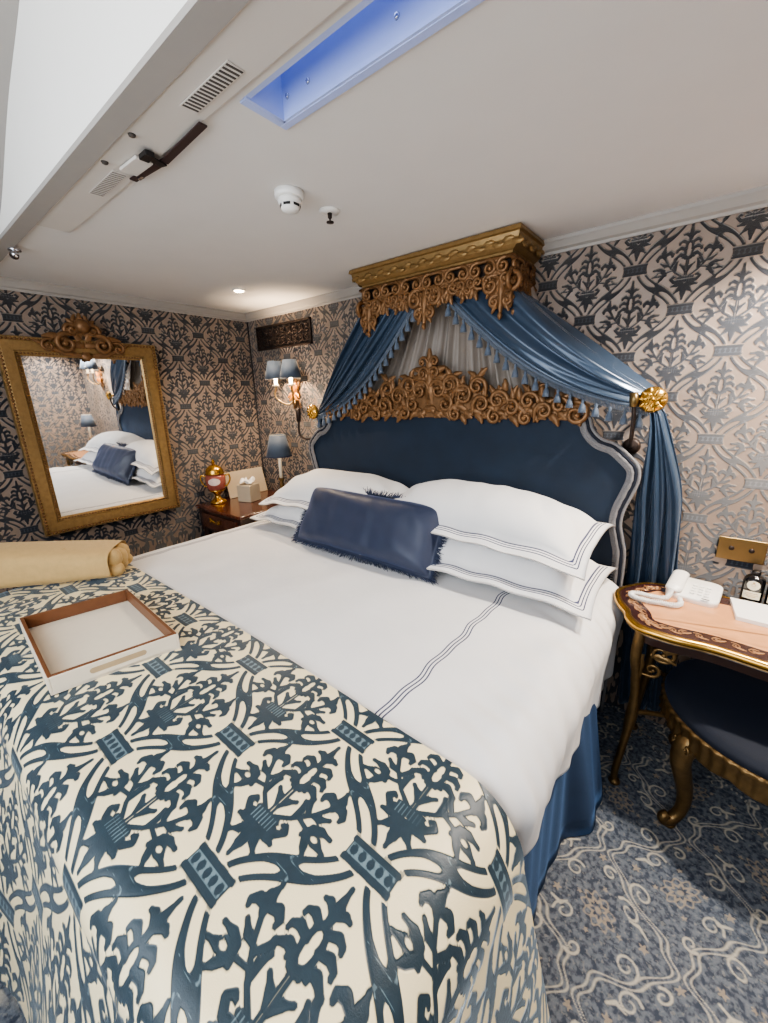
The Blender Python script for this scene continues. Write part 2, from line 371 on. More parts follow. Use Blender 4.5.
# carpet floor
def strokes(x, y, ST, d=None):
    d = np.full(x.shape, 9., np.float32) if d is None else d
    for st in ST:
        for (ax, ay, ar), (bx, by, br) in zip(st[:-1], st[1:]):
            vx, vy = bx-ax, by-ay; t = np.clip(((x-ax)*vx+(y-ay)*vy)/(vx*vx+vy*vy+1e-9), 0, 1)
            d = np.minimum(d, np.hypot(x-ax-t*vx, y-ay-t*vy)-(ar+(br-ar)*t))
    return d
def spiral(cx, cy, r, a0, turns, w0, w1, n=14):
    return [(cx+r*(1-.75*i/n)*math.cos(a0+turns*2*PI*i/n), cy+r*(1-.75*i/n)*math.sin(a0+turns*2*PI*i/n), w0+(w1-w0)*i/n) for i in range(n+1)]
def carpet(u, v):
    A, H = .42, .44
    x1 = (u+A/2) % A-A/2; y1 = (v+H/2) % H-H/2; x2 = u % A-A/2; y2 = v % H-H/2
    m = lambda x, y: np.abs(x)/A+np.abs(y)/H
    f = m(x1, y1) < m(x2, y2)
    x = np.where(f, x1, x2); y = np.where(f, y1, y2); sgn = np.where(f, 1., -1.)
    x = x*sgn
    # wavering vines on an ogee net, drawn as two outlines
    xa = u % A-A/2; ya = v % H-H/2; xb = (u+A/2) % A-A/2; yb = (v+H/2) % H-H/2
    xc = lambda y_: A*(.25-.2*np.cos(2*PI*(y_+H/2)/H))
    fa = np.abs(xa) <= xc(ya); xx = np.where(fa, np.abs(xa), np.abs(xb)); yy_ = np.where(fa, ya, yb)
    c = np.abs(xx-xc(yy_)+.011*np.sin(yy_*2*PI*5/H))/np.sqrt(1+(A*.2*2*PI/H*np.sin(2*PI*(yy_+H/2)/H))**2+.3)
    vine = np.maximum(c-.0085, .0042-c)
    ST = [spiral(.085, .07, .030, 2.6, -1.2, .0034, .002), spiral(.09, -.075, .032, -.4, 1.2, .0034, .002), spiral(.03, .135, .022, 1, 1.1, .004, .002), spiral(-.07, .085, .03, .6, 1.2, .0034, .002), spiral(-.085, -.06, .030, 3.4, -1.2, .0034, .002), spiral(-.03, -.14, .022, 4, 1.1, .004, .002),
          [(.13, .03, .003), (.11, .05, .005), (.085, .045, .002)], [(-.13, -.03, .003), (-.10, -.045, .005), (-.085, -.03, .002)]]
    vine = np.minimum(vine, strokes(x, y, ST))
    r = np.hypot(x, y); th = np.arctan2(y, x)
    ros = np.minimum(np.abs(r-.024-.005*np.cos(9*th))-.0055, r-.009)
    ros = np.minimum(ros, np.abs(r-.042-.006*np.cos(9*th+PI))-.003)
    for px, py, rr in ((.12, 0, .013), (-.12, 0, .013), (0, .17, .012), (.06, -.02, .008), (-.055, .02, .008), (.02, .075, .008), (-.02, -.075, .008)):
        a = np.arctan2(y-py, x-px); ros = np.minimum(ros, np.hypot(x-px, y-py)-rr*(.75+.35*np.cos(5*a)))
    gx, gy = (u+.016*np.sin(v*31)) % .058-.029, (v+.016*np.sin(u*37)) % .064-.032
    sm = np.abs(np.hypot(gx, gy)-.014-.008*np.cos(5*np.arctan2(gy, gx)+19*u))-.003
    return vine, ros, sm
def floor_mat():
    m, nt, b = new_mat('scroll patterned carpet'); L = nt.links
    e = .0025; s = mask(nt, anode(nt, 'sdf'), e, -e); r = mask(nt, anode(nt, 'det'), e, -e); q = mask(nt, anode(nt, 'small'), e, -e)
    nz = noise(nt, 60, 6); n2 = noise(nt, 300, 3); n3 = noise(nt, 75, 3)
    base = mixc(nt, mask(nt, nz, .38, .62), srgb(72,79,92), srgb(122,128,137))
    base = mixc(nt, fnode(nt, 'MULTIPLY', q, .5), base, srgb(140,146,150))
    base = mixc(nt, fnode(nt, 'MULTIPLY', mask(nt, n3, .58, .66), .4), base, srgb(168,166,158))
    base = mixc(nt, fnode(nt, 'MULTIPLY', r, .75), base, srgb(186,170,148))
    base = mixc(nt, fnode(nt, 'MULTIPLY', s, fnode(nt, 'ADD', .7, fnode(nt, 'MULTIPLY', nz, .4))), base, srgb(216,208,190))
    L.new(mixc(nt, fnode(nt, 'MULTIPLY', n2, .35), base, srgb(70,76,88)), b.inputs['Base Color'])
    b.inputs['Roughness'].default_value = .95; b.inputs['Specular IOR Level'].default_value = .1
    bp = nt.nodes.new('ShaderNodeBump'); bp.inputs['Strength'].default_value = .6; bp.inputs['Distance'].default_value = .004
    L.new(n2, bp.inputs['Height']); L.new(bp.outputs['Normal'], b.inputs['Normal']); return m
def floor_part(x0, x1, step):
    nx, ny = int((x1-x0)/step)+1, int((YB-YF)/step)+1
    X, Y = np.meshgrid(np.linspace(x0, x1, nx), np.linspace(YF, YB, ny), indexing='ij'); return X, Y
X, Y = np.meshgrid(np.concatenate([np.linspace(XL, -.3, 60), np.arange(-.29, .55, .0038), np.arange(.552, XR+.008, .012)]), np.concatenate([np.arange(YF, .6, .012), np.arange(.6, 1.75, .0038), np.arange(1.755, YB+.008, .010)]), indexing='ij')
fo = MB().grid(np.stack([X, Y, 0*X], -1)).build('floor', floor_mat(), smooth=False)
U, V = X+.053+.012*np.sin(Y*17), Y-1.048+.012*np.sin(X*19)
s, d, q_ = carpet(U, V); attr(fo, 'sdf', s); attr(fo, 'det', d); attr(fo, 'small', q_); struct(fo)
# ------------------------------------------------------------------ ceiling fittings
t = thing('ventilation_grille', (-.912, .598, ZC-.009), 'wide slatted vent near the skylight in the ceiling panel', 'vent', 'ceiling panel vents')
MB().box(-1.006, -.818, .580, .617, ZC-.0115, ZC-.0095).build('plate', M['panel'], t, smooth=False)
for i in range(15): x = -.998+i*.0122; MB().obox((x+.003, .5985, ZC-.0119), (.0026, 0, 0), (.002, .0165, 0), (0, 0, .0006)).build('slot', M['slot'], t, smooth=False)
t = thing('ventilation_grille', (-1.49, .6, ZC-.009), 'pale slatted vent further along the ceiling panel, left of the clip', 'vent', 'ceiling panel vents')
MB().box(-1.59, -1.395, .582, .618, ZC-.0115, ZC-.0095).build('plate', M['panel'], t, smooth=False)
for i in range(15): x = -1.582+i*.0125; MB().obox((x+.003, .600, ZC-.0119), (.0026, 0, 0), (.002, .0165, 0), (0, 0, .0006)).build('slot', M['slot_light'], t, smooth=False)
for x, l in ((-1.193, 'dark oval screw cap on the ceiling panel, nearer the wide vent'), (-1.371, 'dark oval screw cap on the ceiling panel, nearer the pale vent')):
    tag(MB().lathe((x, .555, ZC-.014), [(.0001, 0), (.007, .001), (.009, .005)], 14).build('screw_cap', M['slot'], None), l, 'screw cap', 'ceiling screw caps')
t = thing('panel_clip', (-1.25, .64, ZC-.012), 'dark brown bent strip with black clip on ceiling panel edge', 'clip')
def strip(p, q, w): p, q = np.array(p), np.array(q); d = (q-p)/2; n = np.array((-d[1], d[0], 0)); n = n/np.linalg.norm(n)*w; return (p+q)/2, d, n, (0, 0, .002)
mb = MB(); mb.obox(*strip((-1.405, .636, 2.156), (-1.235, .652, 2.156), .010)); mb.obox(*strip((-1.245, .652, 2.155), (-1.02, .640, 2.155), .010)); mb.build('strip', M['black_strip'], t, smooth=False, bevel=.001)
mb = MB(); mb.obox(*strip((-1.255, .655, 2.150), (-1.235, .600, 2.150), .012)); mb.obox((-1.238, .605, 2.150), (.02, 0, 0), (0, .012, 0), (0, 0, .006)); mb.build('latch', M['black'], t, smooth=False, bevel=.002)
MB().obox((-1.32, .612, 2.156), (.048, .002, 0), (0, .022, 0), (0, 0, .004)).build('holder', M['panel'], t, smooth=False, bevel=.002)
MB().obox((-1.37, .642, 2.1525), (.012, .001, 0), (0, .005, 0), (0, 0, .0012)).build('stud', M['chrome'], t, smooth=False)
c = (-1.158, .999, ZC); t = thing('smoke_detector', c, 'round white smoke detector on the ceiling', 'smoke detector')
MB().lathe(c, [(.046, 0), (.046, -.016), (.042, -.020), (.0001, -.020)], 32).build('base', M['white_plastic'], t)
MB().lathe(c, [(.038, -.020), (.037, -.032), (.030, -.036), (.030, -.044), (.026, -.052), (.012, -.056), (.0001, -.056)], 32).build('head', M['white_plastic'], t)
for k in range(6):
    a = k*PI/3; MB().obox((c[0]+.0302*math.cos(a), c[1]+.0302*math.sin(a), ZC-.040), (-.011*math.sin(a), .011*math.cos(a), 0), (.001*math.cos(a), .001*math.sin(a), 0), (0, 0, .0035)).build('slot', M['black'], t, smooth=False)
c = (-1.161, 1.178, ZC); t = thing('sprinkler', c, 'fire sprinkler with white rose beside the smoke detector', 'sprinkler')
MB().lathe(c, [(.036, 0), (.035, -.004), (.014, -.008), (.0001, -.008)], 28).build('rose', M['white_plastic'], t)
MB().lathe(c, [(.008, -.008), (.007, -.022), (.003, -.026), (.003, -.034), (.0001, -.034)], 14).build('nozzle', M['bronze'], t)
MB().lathe(c, [(.013, -.034), (.013, -.037), (.0001, -.038)], 20).build('deflector', M['bronze'], t)
c = (-2.34, 1.57, ZC); t = thing('downlight', c, 'lit round recessed spotlight in the ceiling near the left corner', 'downlight')
MB().lathe(c, [(.042, -.001), (.042, -.006), (.032, -.007), (.030, -.003), (.0001, -.002)], 28).build('ring', M['white_plastic'], t)
MB().lathe(c, [(.026, -.004), (.024, -.008), (.0001, -.010)], 24).build('lamp', M['glow'], t)
c = (-2.34, .54, ZC-.012); t = thing('spotlight', c, 'small chrome spotlight under the ceiling lip at the left edge', 'spotlight')
MB().lathe(c, [(.022, 0), (.022, -.008), (.008, -.010), (.008, -.02), (.0001, -.02)], 20).build('base', M['chrome'], t)
MB().tube([(c[0], c[1], c[2]-.016), (c[0]+.02, c[1]-.01, c[2]-.03)], [.012, .016], 14).build('head', M['chrome'], t)
# ------------------------------------------------------------------ carving tools: a carve map takes (u, v, w) -> world
def leaf(mb, K, u, v, ang, Ln, W, bend=0., D=.012, lobes=3, w0=0., nt=11, ns=5):
    P = []; a = ang; x, y = u, v; st = Ln/(nt-1)
    for i in range(nt):
        t = i/(nt-1); wd = W*(math.sin(PI*(.15+.72*t)**.85)*(1-.28*abs(math.sin(lobes*PI*t))))*(1 if i < nt-1 else .45)+.0005
        lift = D*(.5+.9*math.sin(PI*t)*.7+.5*t*t); row = []
        for j in range(ns):
            s = -1+2*j/(ns-1)
            row.append(K(x-math.sin(a)*wd*s, y+math.cos(a)*wd*s, w0+lift*(1-.75*s*s)-.25*D*(1 if j == ns//2 else 0)))
        P.append(row); x += st*math.cos(a); y += st*math.sin(a); a += bend/(nt-1)
    mb.grid(P)
def curl(mb, K, u, v, r, a0, turns, rad=.008, w=.012, n=22, tail=0., taper=.45, seg=7):
    pts = []; rr = []
    if tail:
        d = 1 if turns > 0 else -1; tx, ty = math.sin(a0)*d, -math.cos(a0)*d
        for i in range(4): q = tail*(1-i/4); pts.append(K(u+r*math.cos(a0)+tx*q, v+r*math.sin(a0)+ty*q, w*.6)); rr.append(rad*(.5+.12*i))
    for i in range(n+1):
        f = i/n; q = r*(1-.82*f); a = a0+turns*2*PI*f
        pts.append(K(u+q*math.cos(a), v+q*math.sin(a), w*(.7+.6*f))); rr.append(rad*(1-taper*f))
    mb.tube(pts, rr, seg); e = K(u+r*.18*math.cos(a0+turns*2*PI), v+r*.18*math.sin(a0+turns*2*PI), w*1.2)
    mb.lathe(e, [(.0001, -rad*1.1), (rad*.9, -rad*.6), (rad*1.15, 0), (rad*.9, rad*.6), (.0001, rad*1.1)], 8)
# ------------------------------------------------------------------ bed
BX0, BX1, BYF, ZT = -2.40, -.17, .04, .75
bed = thing('bed', (-1.28, 1.0, 0), 'wide bed base with blue velvet valance under the white bedding', 'bed')
MB().box(BX0+.05, BX1-.06, BYF+.04, 1.88, .12, .40).build('bed_base', M['velvet_dark'], bed, smooth=False, bevel=.02)
MB().box(BX0+.04, BX1-.045, BYF+.03, 1.885, .405, .70).build('mattress', M['linen'], bed, smooth=False, bevel=.05)
# valance: pleated cloth along the right side and foot, with a box pleat near the head
pts = []
for i in range(121):
    y = BYF+.02+(1.87-BYF-.02)*i/120
    fl = .085*sstep(y, 1.20, 1.30)*(1-sstep(y, 1.475, 1.49))-.03*sstep(y, 1.475, 1.49)
    pts.append((y, fl))
P = []
for y, fl in pts:
    row = []
    for k in range(9):
        f = k/8; z = .60-f*.595
        x = BX1-.048+.022*f+fl*f+.006*f*math.sin(y*17)+.003*math.sin(y*61+f*2)+.02*f*sstep(np.array(y), .2, .9)*0
        row.append((x, y, z))
    P.append(row)
mb = MB().grid(P)
P = [[(x, BYF+.015-.012*f*math.sin(x*21), .42-f*.415) for f in np.linspace(0, 1, 7)] for x in np.linspace(BX0+.03, BX1-.03, 90)]
mb.grid(P); P = [[(BX0+.03-.012*f*math.sin(y*23), y, .42-f*.415) for f in np.linspace(0, 1, 7)] for y in np.linspace(BYF+.02, 1.5, 60)]; mb.grid(P)
mb.build('valance', M['velvet_skirt'], bed, solid=.004)
# duvet --------------------------------------------------------------
def profile(a, x0, x1, r, flareL, flareR, z0):
    """arc length a (0 at x0 top edge start) -> (x, drop) across the bed: left side, top, right side"""
    q = r*PI/2; Lt = (x1-r)-(x0+r)
    a = np.asarray(a, float); x = np.where(a < 0, x0+r, np.where(a > Lt, x1-r, x0+r+a)); dz = np.zeros_like(a)
    for sgn, e, fl in ((-1, -a, flareL), (1, a-Lt, flareR)):
        e = np.maximum(e, 0); th = np.minimum(e/r, PI/2); rest = np.maximum(e-q, 0)
        x = x+sgn*(r*np.sin(th)+rest*fl); dz = dz+r*(1-np.cos(th))+rest*math.sqrt(1-fl*fl)
    return x, dz
r = .12; Lt = (BX1-r)-(BX0+r); q = r*PI/2
side = .30-.0
aa = np.concatenate([np.linspace(-q-.22, 0, 26), np.linspace(0, Lt, 130)[1:], np.linspace(Lt, Lt+q+.27, 40)[1:]])
yy = np.linspace(.52, 1.86, 110)
A_, Y_ = np.meshgrid(aa, yy, indexing='ij')
zh = .53-.20*np.clip((Y_-.68)/1.1, 0, 1)
A_ = np.where(A_ > Lt, Lt+(A_-Lt)*(q+ZT-zh-r)/(q+.27), A_)
x, dz = profile(A_, BX0, BX1, r, 0., .02, ZT)
e = np.maximum(A_-Lt-q*.6, 0)
x = x+np.minimum(e, .25)*.03*np.sin(Y_*17+1.3)+np.minimum(e, .25)*.02*np.sin(Y_*43)-.022*sstep(e, .02, .25)+.0035*np.sin(Y_*74+3*np.sin(Y_*9)+A_*20)*np.exp(-((A_-Lt-.12)/.1)**2)-.05*(1-sstep(Y_, .60, .72))*sstep(A_, Lt-.05, Lt+.1)
topm = np.exp(-(np.maximum(A_-Lt, 0)/.1)**2)
z = ZT-dz+topm*(.006*wob(A_, Y_, 4, 3)+.004*wob(A_, Y_, 11, 4)+.012*wob(A_, Y_, 10, 8)*sstep(A_, Lt-.30, Lt)+.0035*np.sin(Y_*62+A_*30+2*np.sin(Y_*8))*sstep(A_, Lt-.22, Lt))-.012*np.sin(PI*np.clip(A_/Lt, 0, 1))*0
z = z-.014*(1-sstep(Y_, .60, .66))
o = MB().grid(np.stack([x, Y_, z], -1)).build('duvet', M['lined'], None, solid=.006)
wv = .004*np.sin(Y_*25)+.003*np.sin(Y_*47)
l1 = np.abs(x-(-.555)-wv); l2 = np.abs(x-(-2.25)-wv); ln = np.where(l1 < l2, x+.555-wv, x+2.25-wv); ln = np.where(A_ > Lt+.02, .5, np.where(A_ < -.02, .5, ln))
attr(o, 'ln', ln); tag(o, 'white cotton duvet with navy triple lines covering the bed', 'duvet')
# patterned throw -----------------------------------------------------
TX0, TX1 = BX0-.01, BX1+.008; r = .15; q = r*PI/2; Lt = (TX1-r)-(TX0+r)
aa = np.arange(-q-.25, Lt+q+.50, .0042); yh = .655
rf = .085; qf = rf*PI/2
bb = np.arange(0, yh-(BYF-.012+rf)+qf+.56, .0042)
A_, B_ = np.meshgrid(aa, bb, indexing='ij')
x, dz = profile(A_, TX0, TX1, r, .12, .21, ZT)
yl = yh-(BYF-.012+rf); f = np.maximum(B_-yl, 0); th = np.minimum(f/rf, PI/2); rest = np.maximum(f-qf, 0)
e = np.maximum(A_-Lt-q*.7, 0)
y = np.where(B_ < yl, yh-B_, BYF-.012+rf)-rf*np.sin(th)-rest*.27 - .10*(A_-1.0)/2*sstep(A_, .2, Lt)*np.clip(1-B_/.6, 0, 1)*.55
dzf = rf*(1-np.cos(th))+rest*.96
z = ZT+.014-np.hypot(dz, 0)-dzf+.004*wob(A_, B_, 5, 11)*np.exp(-(dz+dzf)/.1)+.01*np.sin(PI*np.clip(B_/.6, 0, 1))*np.exp(-(dz+dzf)/.1)
x = x+e*.05*np.sin(B_*14+.5); y = y-rest*.05*np.sin(A_*9)
z = np.maximum(z, .02)
u_ = (TX0+r+A_)-(-.557); v_ = (yh-B_)-.563
s, d = damask(u_, v_, .43, .376)
rel = .0012*sstep(-s, -.001, .0025)
top = np.exp(-(dz+dzf)/.12)
z = z+rel*top; x = x+rel*(1-top)*(dz > .02); y = y-rel*(1-top)*(dzf > .02)
o = MB().grid(np.stack([x, y, z], -1)).build('bed_throw', M['throw'], None)
attr(o, 'sdf', s); attr(o, 'det', d); tag(o, 'cream throw with dark blue velvet damask across the bed foot', 'throw')
# pillows --------------------------------------------------------------
def pillow(name, c, size, ang, tilt, label, matn='lined', flange=.055, h=.17, seed=0, group=None, roll=0., sag=.0, stripe=.028, cat='pillow', p=2.4, wr=1.0):
    w, d = size; n = 64; g = np.linspace(-1, 1, n)
    U, V = np.meshgrid(g, g, indexing='ij')
    X = U*w/2; Y = V*d/2
    ex = (w/2-np.abs(X)); ey = (d/2-np.abs(Y)); edge = np.minimum(ex, ey)
    iu = np.clip(np.abs(X)/(w/2-flange), 0, 1); iv = np.clip(np.abs(Y)/(d/2-flange), 0, 1)
    puff = ((1-iu**p)*(1-iv**p))**.55
    # corners pull in between
    X = X*(1-.035*(1-np.abs(V)**2)*np.abs(U)**3); Y = Y*(1-.05*(1-np.abs(U)**2)*np.abs(V)**3)
    wr_ = wr*(.009*wob(X, Y, 12, seed)+.006*wob(X, Y, 30, seed+5)+.008*np.sin((X*.8+Y)*34+seed)*np.exp(-((np.abs(U)-.75)/.2)**2))*(.3+.7*puff)
    droop = -sag*((np.abs(U)**4+np.abs(V)**4)); fw = .004*np.sin(X*31+seed)*(1-puff)*(edge < flange*1.2)
    mb = MB(); out = []
    for sg, hh in ((1, h*.62), (-1, h*.38)):
        Z = sg*(puff*hh+.003)+wr_+droop+fw
        x1, z1 = X*math.cos(roll)-Z*math.sin(roll)*0, Z
        y2 = Y*math.cos(tilt)-z1*math.sin(tilt); z2 = Y*math.sin(tilt)+z1*math.cos(tilt)+X*math.sin(roll)
        x3 = x1*math.cos(ang)-y2*math.sin(ang); y3 = x1*math.sin(ang)+y2*math.cos(ang)
        out.append(np.stack([c[0]+x3, c[1]+y3, c[2]+z2], -1))
    k = n
    mb.grid(out[0]); mb.grid(out[1])
    ring = [(i, 0) for i in range(n)]+[(n-1, j) for j in range(1, n)]+[(i, n-1) for i in range(n-2, -1, -1)]+[(0, j) for j in range(n-2, 0, -1)]
    N2 = n*n
    for (a, b_), (a2, b2) in zip(ring, ring[1:]+ring[:1]): mb.f.append((a*n+b_, a2*n+b2, N2+a2*n+b2, N2+a*n+b_))
    o = mb.build(name, M[matn], None)
    if matn == 'lined': attr(o, 'ln', np.concatenate([(edge-flange+.015).ravel()]*2))
    tag(o, label, cat, group); return o, out
G = 'white pillows against the headboard'
pillow('pillow', (-.74, 1.60, .845), (1.04, .48), .01, .02, 'white lined pillow, lower right one under the plumper pillow', h=.18, seed=3, group=G, sag=.02)
pillow('pillow', (-.78, 1.655, 1.015), (1.04, .48), -.01, .14, 'white navy lined pillow on top at the right', h=.20, seed=4, group=G, roll=-.02, sag=.03)
pillow('pillow', (-1.74, 1.62, .84), (.98, .48), -.02, -.02, 'white lined pillow, lower left one beside the nightstand', h=.18, seed=5, group=G, sag=.02)
pillow('pillow', (-1.66, 1.65, .995), (1.00, .48), -.0, .10, 'white lined pillow on top at the left', h=.20, seed=6, group=G, roll=.02, sag=.03)
cu, cg = pillow('cushion', (-1.300, 1.455, .915), (.90, .345), .0, 1.02, 'navy satin bolster cushion with fringed edge leaning on pillows', matn='satin_dark', flange=.012, h=.14, seed=9, cat='cushion', p=5.0, wr=.6)
top = cg[0]; rim = np.concatenate([top[:, -1], top[-1, ::-1], top[::-1, 0], top[0, :]]); ctr = rim.mean(0)
mb = MB(); rs = np.random.RandomState(2)
for p0, p1 in zip(rim[:-1], rim[1:]):
    for f in (0, .33, .66):
        p = p0+(p1-p0)*f; dvec = p-ctr; tn = (p1-p0); 
        if np.linalg.norm(tn) < 1e-6: continue
        nv = np.cross(tn, top[32, 40]-top[32, 20]); dd = dvec/np.linalg.norm(dvec)
        dd = dd+rs.uniform(-.35, .35, 3); mb.tube([p, p+dd*.014+rs.uniform(-.003, .003, 3), p+dd*.027+rs.uniform(-.005, .005, 3)], [.0026, .002, .0008], 4, caps=False)
mb.build('fringe', M['satin_dark'], cu)
# folded blanket ---------------------------------------------------------
bl = thing('blanket', (-2.22, .40, .77), 'rolled beige fleece blanket lying on the throw at the far left', 'blanket')
ax = np.array((.61, .79, 0.)); pr = np.array((-.79, .61, 0.)); c0 = np.array((-2.44, .150, .772)); LB = .56
P = []
for i in range(60):
    f = i/59; row = []
    for k in range(48):
        a = 2*PI*k/47; ww = .130*(1-.06*abs(2*f-1)**6); hh = .076+.012*(1-f)-.012*f*f
        ca, sa = math.cos(a), math.sin(a); ex = .62
        px_ = ww*math.copysign(abs(ca)**ex, ca); pz_ = hh*math.copysign(abs(sa)**ex, sa)
        w_ = .006*float(wob(np.array(f*4.), np.array(a*1.3), 2., 21))+.004*float(wob(np.array(f*9.), np.array(a*2), 2., 22))
        p = c0+ax*(f*LB)+pr*(px_*(1+w_*5))+np.array((0, 0, hh+pz_*(1+w_*5)+.003)); row.append(p)
    P.append(row)
roll = MB().grid(P)
mb = MB(); e0 = c0+ax*LB   # the rolled end: lumpy folds
for j, (u, v, ra) in enumerate(((.055, .075, .050), (-.045, .085, .046), (-.06, .035, .036), (.02, .032, .036), (.07, .035, .032), (0, .07, .05))):
    pts = [e0-ax*.07+pr*u+np.array((0, 0, v)), e0-ax*.01+pr*u+np.array((0, 0, v)), e0+ax*(.012+.006*(j % 3))+pr*u*.95+np.array((0, 0, v)), e0+ax*(.024+.006*(j % 3))+pr*u*.9+np.array((0, 0, v))]
    mb.tube(pts, [ra, ra, ra*.8, ra*.35], 16)
mb.build('fold', M['blanket'], bl)
mb = roll; rs = np.random.RandomState(5)   # tone-on-tone embroidery along the crest
K = lambda u, v, w: tuple(c0+ax*(.28+u)+pr*(-.055+v)+np.array((0, 0, .148-(v+.0)*.25*0+w)))
for i in range(7):
    curl(mb, K, -.09+i*.03, .01*(-1)**i, .011, rs.uniform(0, 6), .9*(-1)**i, .0022, .003, 12, 0, .3, 5)
mb.build('roll', M['blanket'], bl)
# serving tray --------------------------------------------------------------
tc = np.array((-1.52, .318, ZT+.034)); ta = -.06
tr = thing('tray', tc, 'cream leather tray with brown inside rim on the throw', 'tray')
def tp(u, v, w): sx = .06*v; x_, y_ = rot2(u+sx*0, v, ta); return (tc[0]+x_+.16*v, tc[1]+y_, tc[2]+w)
def tbox(mb, u0, u1, v0, v1, w0, w1):
    vs = [tp(u, v, w) for u in (u0, u1) for v in (v0, v1) for w in (w0, w1)]
    mb.add(vs, [(0,1,3,2),(4,6,7,5),(0,4,5,1),(2,3,7,6),(0,2,6,4),(1,5,7,3)])
U, V, T, Hh = .243, .163, .013, .046
mb = MB(); tbox(mb, -U, U, -V, V, -.012, 0); mb.build('base', M['leather'], tr, smooth=False, bevel=.002)
mb = MB()
for a in ((-U, U, -V, -V+T/2), (-U, U, V-T/2, V), (-U, -U+T/2, -V+T/2, V-T/2), (U-T/2, U, -V+T/2, V-T/2)): tbox(mb, a[0], a[1], a[2], a[3], -.010, Hh-.003)
mb.build('outer_side', M['leather'], tr, smooth=False, bevel=.002)
mb = MB()
for a in ((-U, U, -V, -V+T), (-U, U, V-T, V), (-U, -U+T, -V+T, V-T), (U-T, U, -V+T, V-T)): 
    i = T*.5 
    tbox(mb, max(a[0], -U+i*.5), min(a[1], U-i*.5), max(a[2], -V+i*.5), min(a[3], V-i*.5), .001, Hh)
mb.build('inner_rim', M['wood_in'], tr, smooth=False, bevel=.0015)
for sgn in (1, -1):
    P = [tp(sgn*(U+.0006), .075*math.cos(a)**1 if False else (.062*(1 if math.cos(a) > 0 else -1)+.009*math.cos(a)), .020+.009*math.sin(a)) for a in np.linspace(0, 2*PI, 28, endpoint=False)]
    MB().add(P, [tuple(range(28))]).build('handle_slot', M['tan'], tr, smooth=False)
# ------------------------------------------------------------------ headboard
HC = -1.195
half = [(0, 1.50), (.40, 1.49), (.70, 1.455), (.775, 1.44), (.80, 1.385), (.84, 1.345), (.895, 1.325), (.945, 1.285), (.985, 1.24), (.992, 1.185), (.975, 1.12), (.955, 1.05), (.952, .985), (.968, .92), (.985, .82), (.985, .45), (.985, .04)]
hp = smooth_path(half, 5); outl = np.concatenate([[( -x, z) for x, z in hp[::-1]], hp[1:]])
hb = thing('headboard', (HC, 1.99, .0), 'navy velvet headboard with silver braid and carved gilt crest', 'headboard')
n = len(outl); mb = MB(); fr = [(HC+x, 1.905, z) for x, z in outl]; bk = [(HC+x, 1.955, z) for x, z in outl]
mb.add(fr+bk, [tuple(range(n))[::-1], tuple(range(n, 2*n))]+[(i, (i+1) % n, n+(i+1) % n, n+i) for i in range(n)])
mb.build('velvet_panel', M['velvet'], hb, smooth=False)
rp = outl
def off(d): 
    t_ = np.gradient(outl, axis=0); t_ /= np.linalg.norm(t_, axis=1)[:, None]+1e-9
    return np.stack([HC+outl[:, 0]+t_[:, 1]*d, np.full(n, 1.898), outl[:, 1]-t_[:, 0]*d], 1)
for sgn in (-1, 1):
    idx = [i for i in range(n) if sgn*outl[i][0] > .70]
    MB().tube(off(-.003)[idx], .0065, 8).build('outer_braid', M['braid'], hb)
    MB().tube(off(.009)[idx], .0075, 8).build('piping', M['velvet_dark'], hb)
    pp = off(.022)[idx]; mb = MB().tube(pp, [.0095*(1+.18*math.sin(i*2.1)) for i in range(len(pp))], 8)
    for i in range(len(pp)-1):
        for f in np.linspace(0, 1, 6, endpoint=False):
            p = pp[i]+(pp[i+1]-pp[i])*f; t2 = pp[i+1]-pp[i]; t2 = t2/np.linalg.norm(t2); inn = np.array((t2[2], 0, -t2[0]))
            if p[2] > .7: mb.tube([p, p+inn*.020+np.array((0, -.003, 0))], [.0042, .0025], 4)
    mb.build('fringe_braid', M['braid'], hb)
# carved crest
mb = MB(); CZ = 1.435
KR = lambda u, v, w: (HC+u, 1.893-w, CZ+v)
KL = lambda u, v, w: (HC-u, 1.893-w, CZ+v)
def both(fn, *a, **k):
    for K in (KR, KL): fn(mb, K, *a, **k)
up = PI/2
for a, L_, W_, b_ in ((0, .17, .032, 0.), (.3, .13, .028, -1.4), (.7, .11, .026, -1.6), (1.15, .10, .024, -1.8), (1.6, .09, .022, -1.4)): both(leaf, .0+.015*a, .165, up-a, L_, W_, b_, .02)
for v_, r_ in ((.27, .026), (.215, .034)): both(curl, .035, v_, r_, PI, -1.2, .010, .02, 18, .03)
both(leaf, .0, .06, up, .16, .035, 0, .02)
SC = [(.055, .13, .055, PI, -1.3), (.125, .155, .05, -.3, 1.25), (.10, .06, .045, PI*.5, -1.2), (.20, .10, .055, PI*.9, -1.3), (.275, .14, .045, 0, 1.2), (.30, .055, .045, PI, -1.2),
      (.385, .075, .048, 0, 1.25), (.45, .04, .04, PI*.7, -1.2), (.53, .07, .042, 0., 1.25), (.60, .025, .04, PI, -1.25), (.665, .05, .036, .2, 1.2), (.735, .015, .05, PI*.5, -1.35), (.16, .01, .035, 2.2, 1.1), (.37, .0, .034, 2.5, 1.1), (.52, -.005, .03, 2.5, 1.1)]
for i, (u, v, r_, a0, tn) in enumerate(SC):
    both(curl, u, v, r_, a0, tn, .0125, .016, 20, .05)
    for k in range(4):
        both(leaf, u+.01*(k-1.5), v+.01, up-.9+.6*k+.3*math.sin(i*2.3), .075+.02*math.sin(i*1.7+k), .019, .9*(-1)**(k+i), .015, w0=.004*(k % 2))
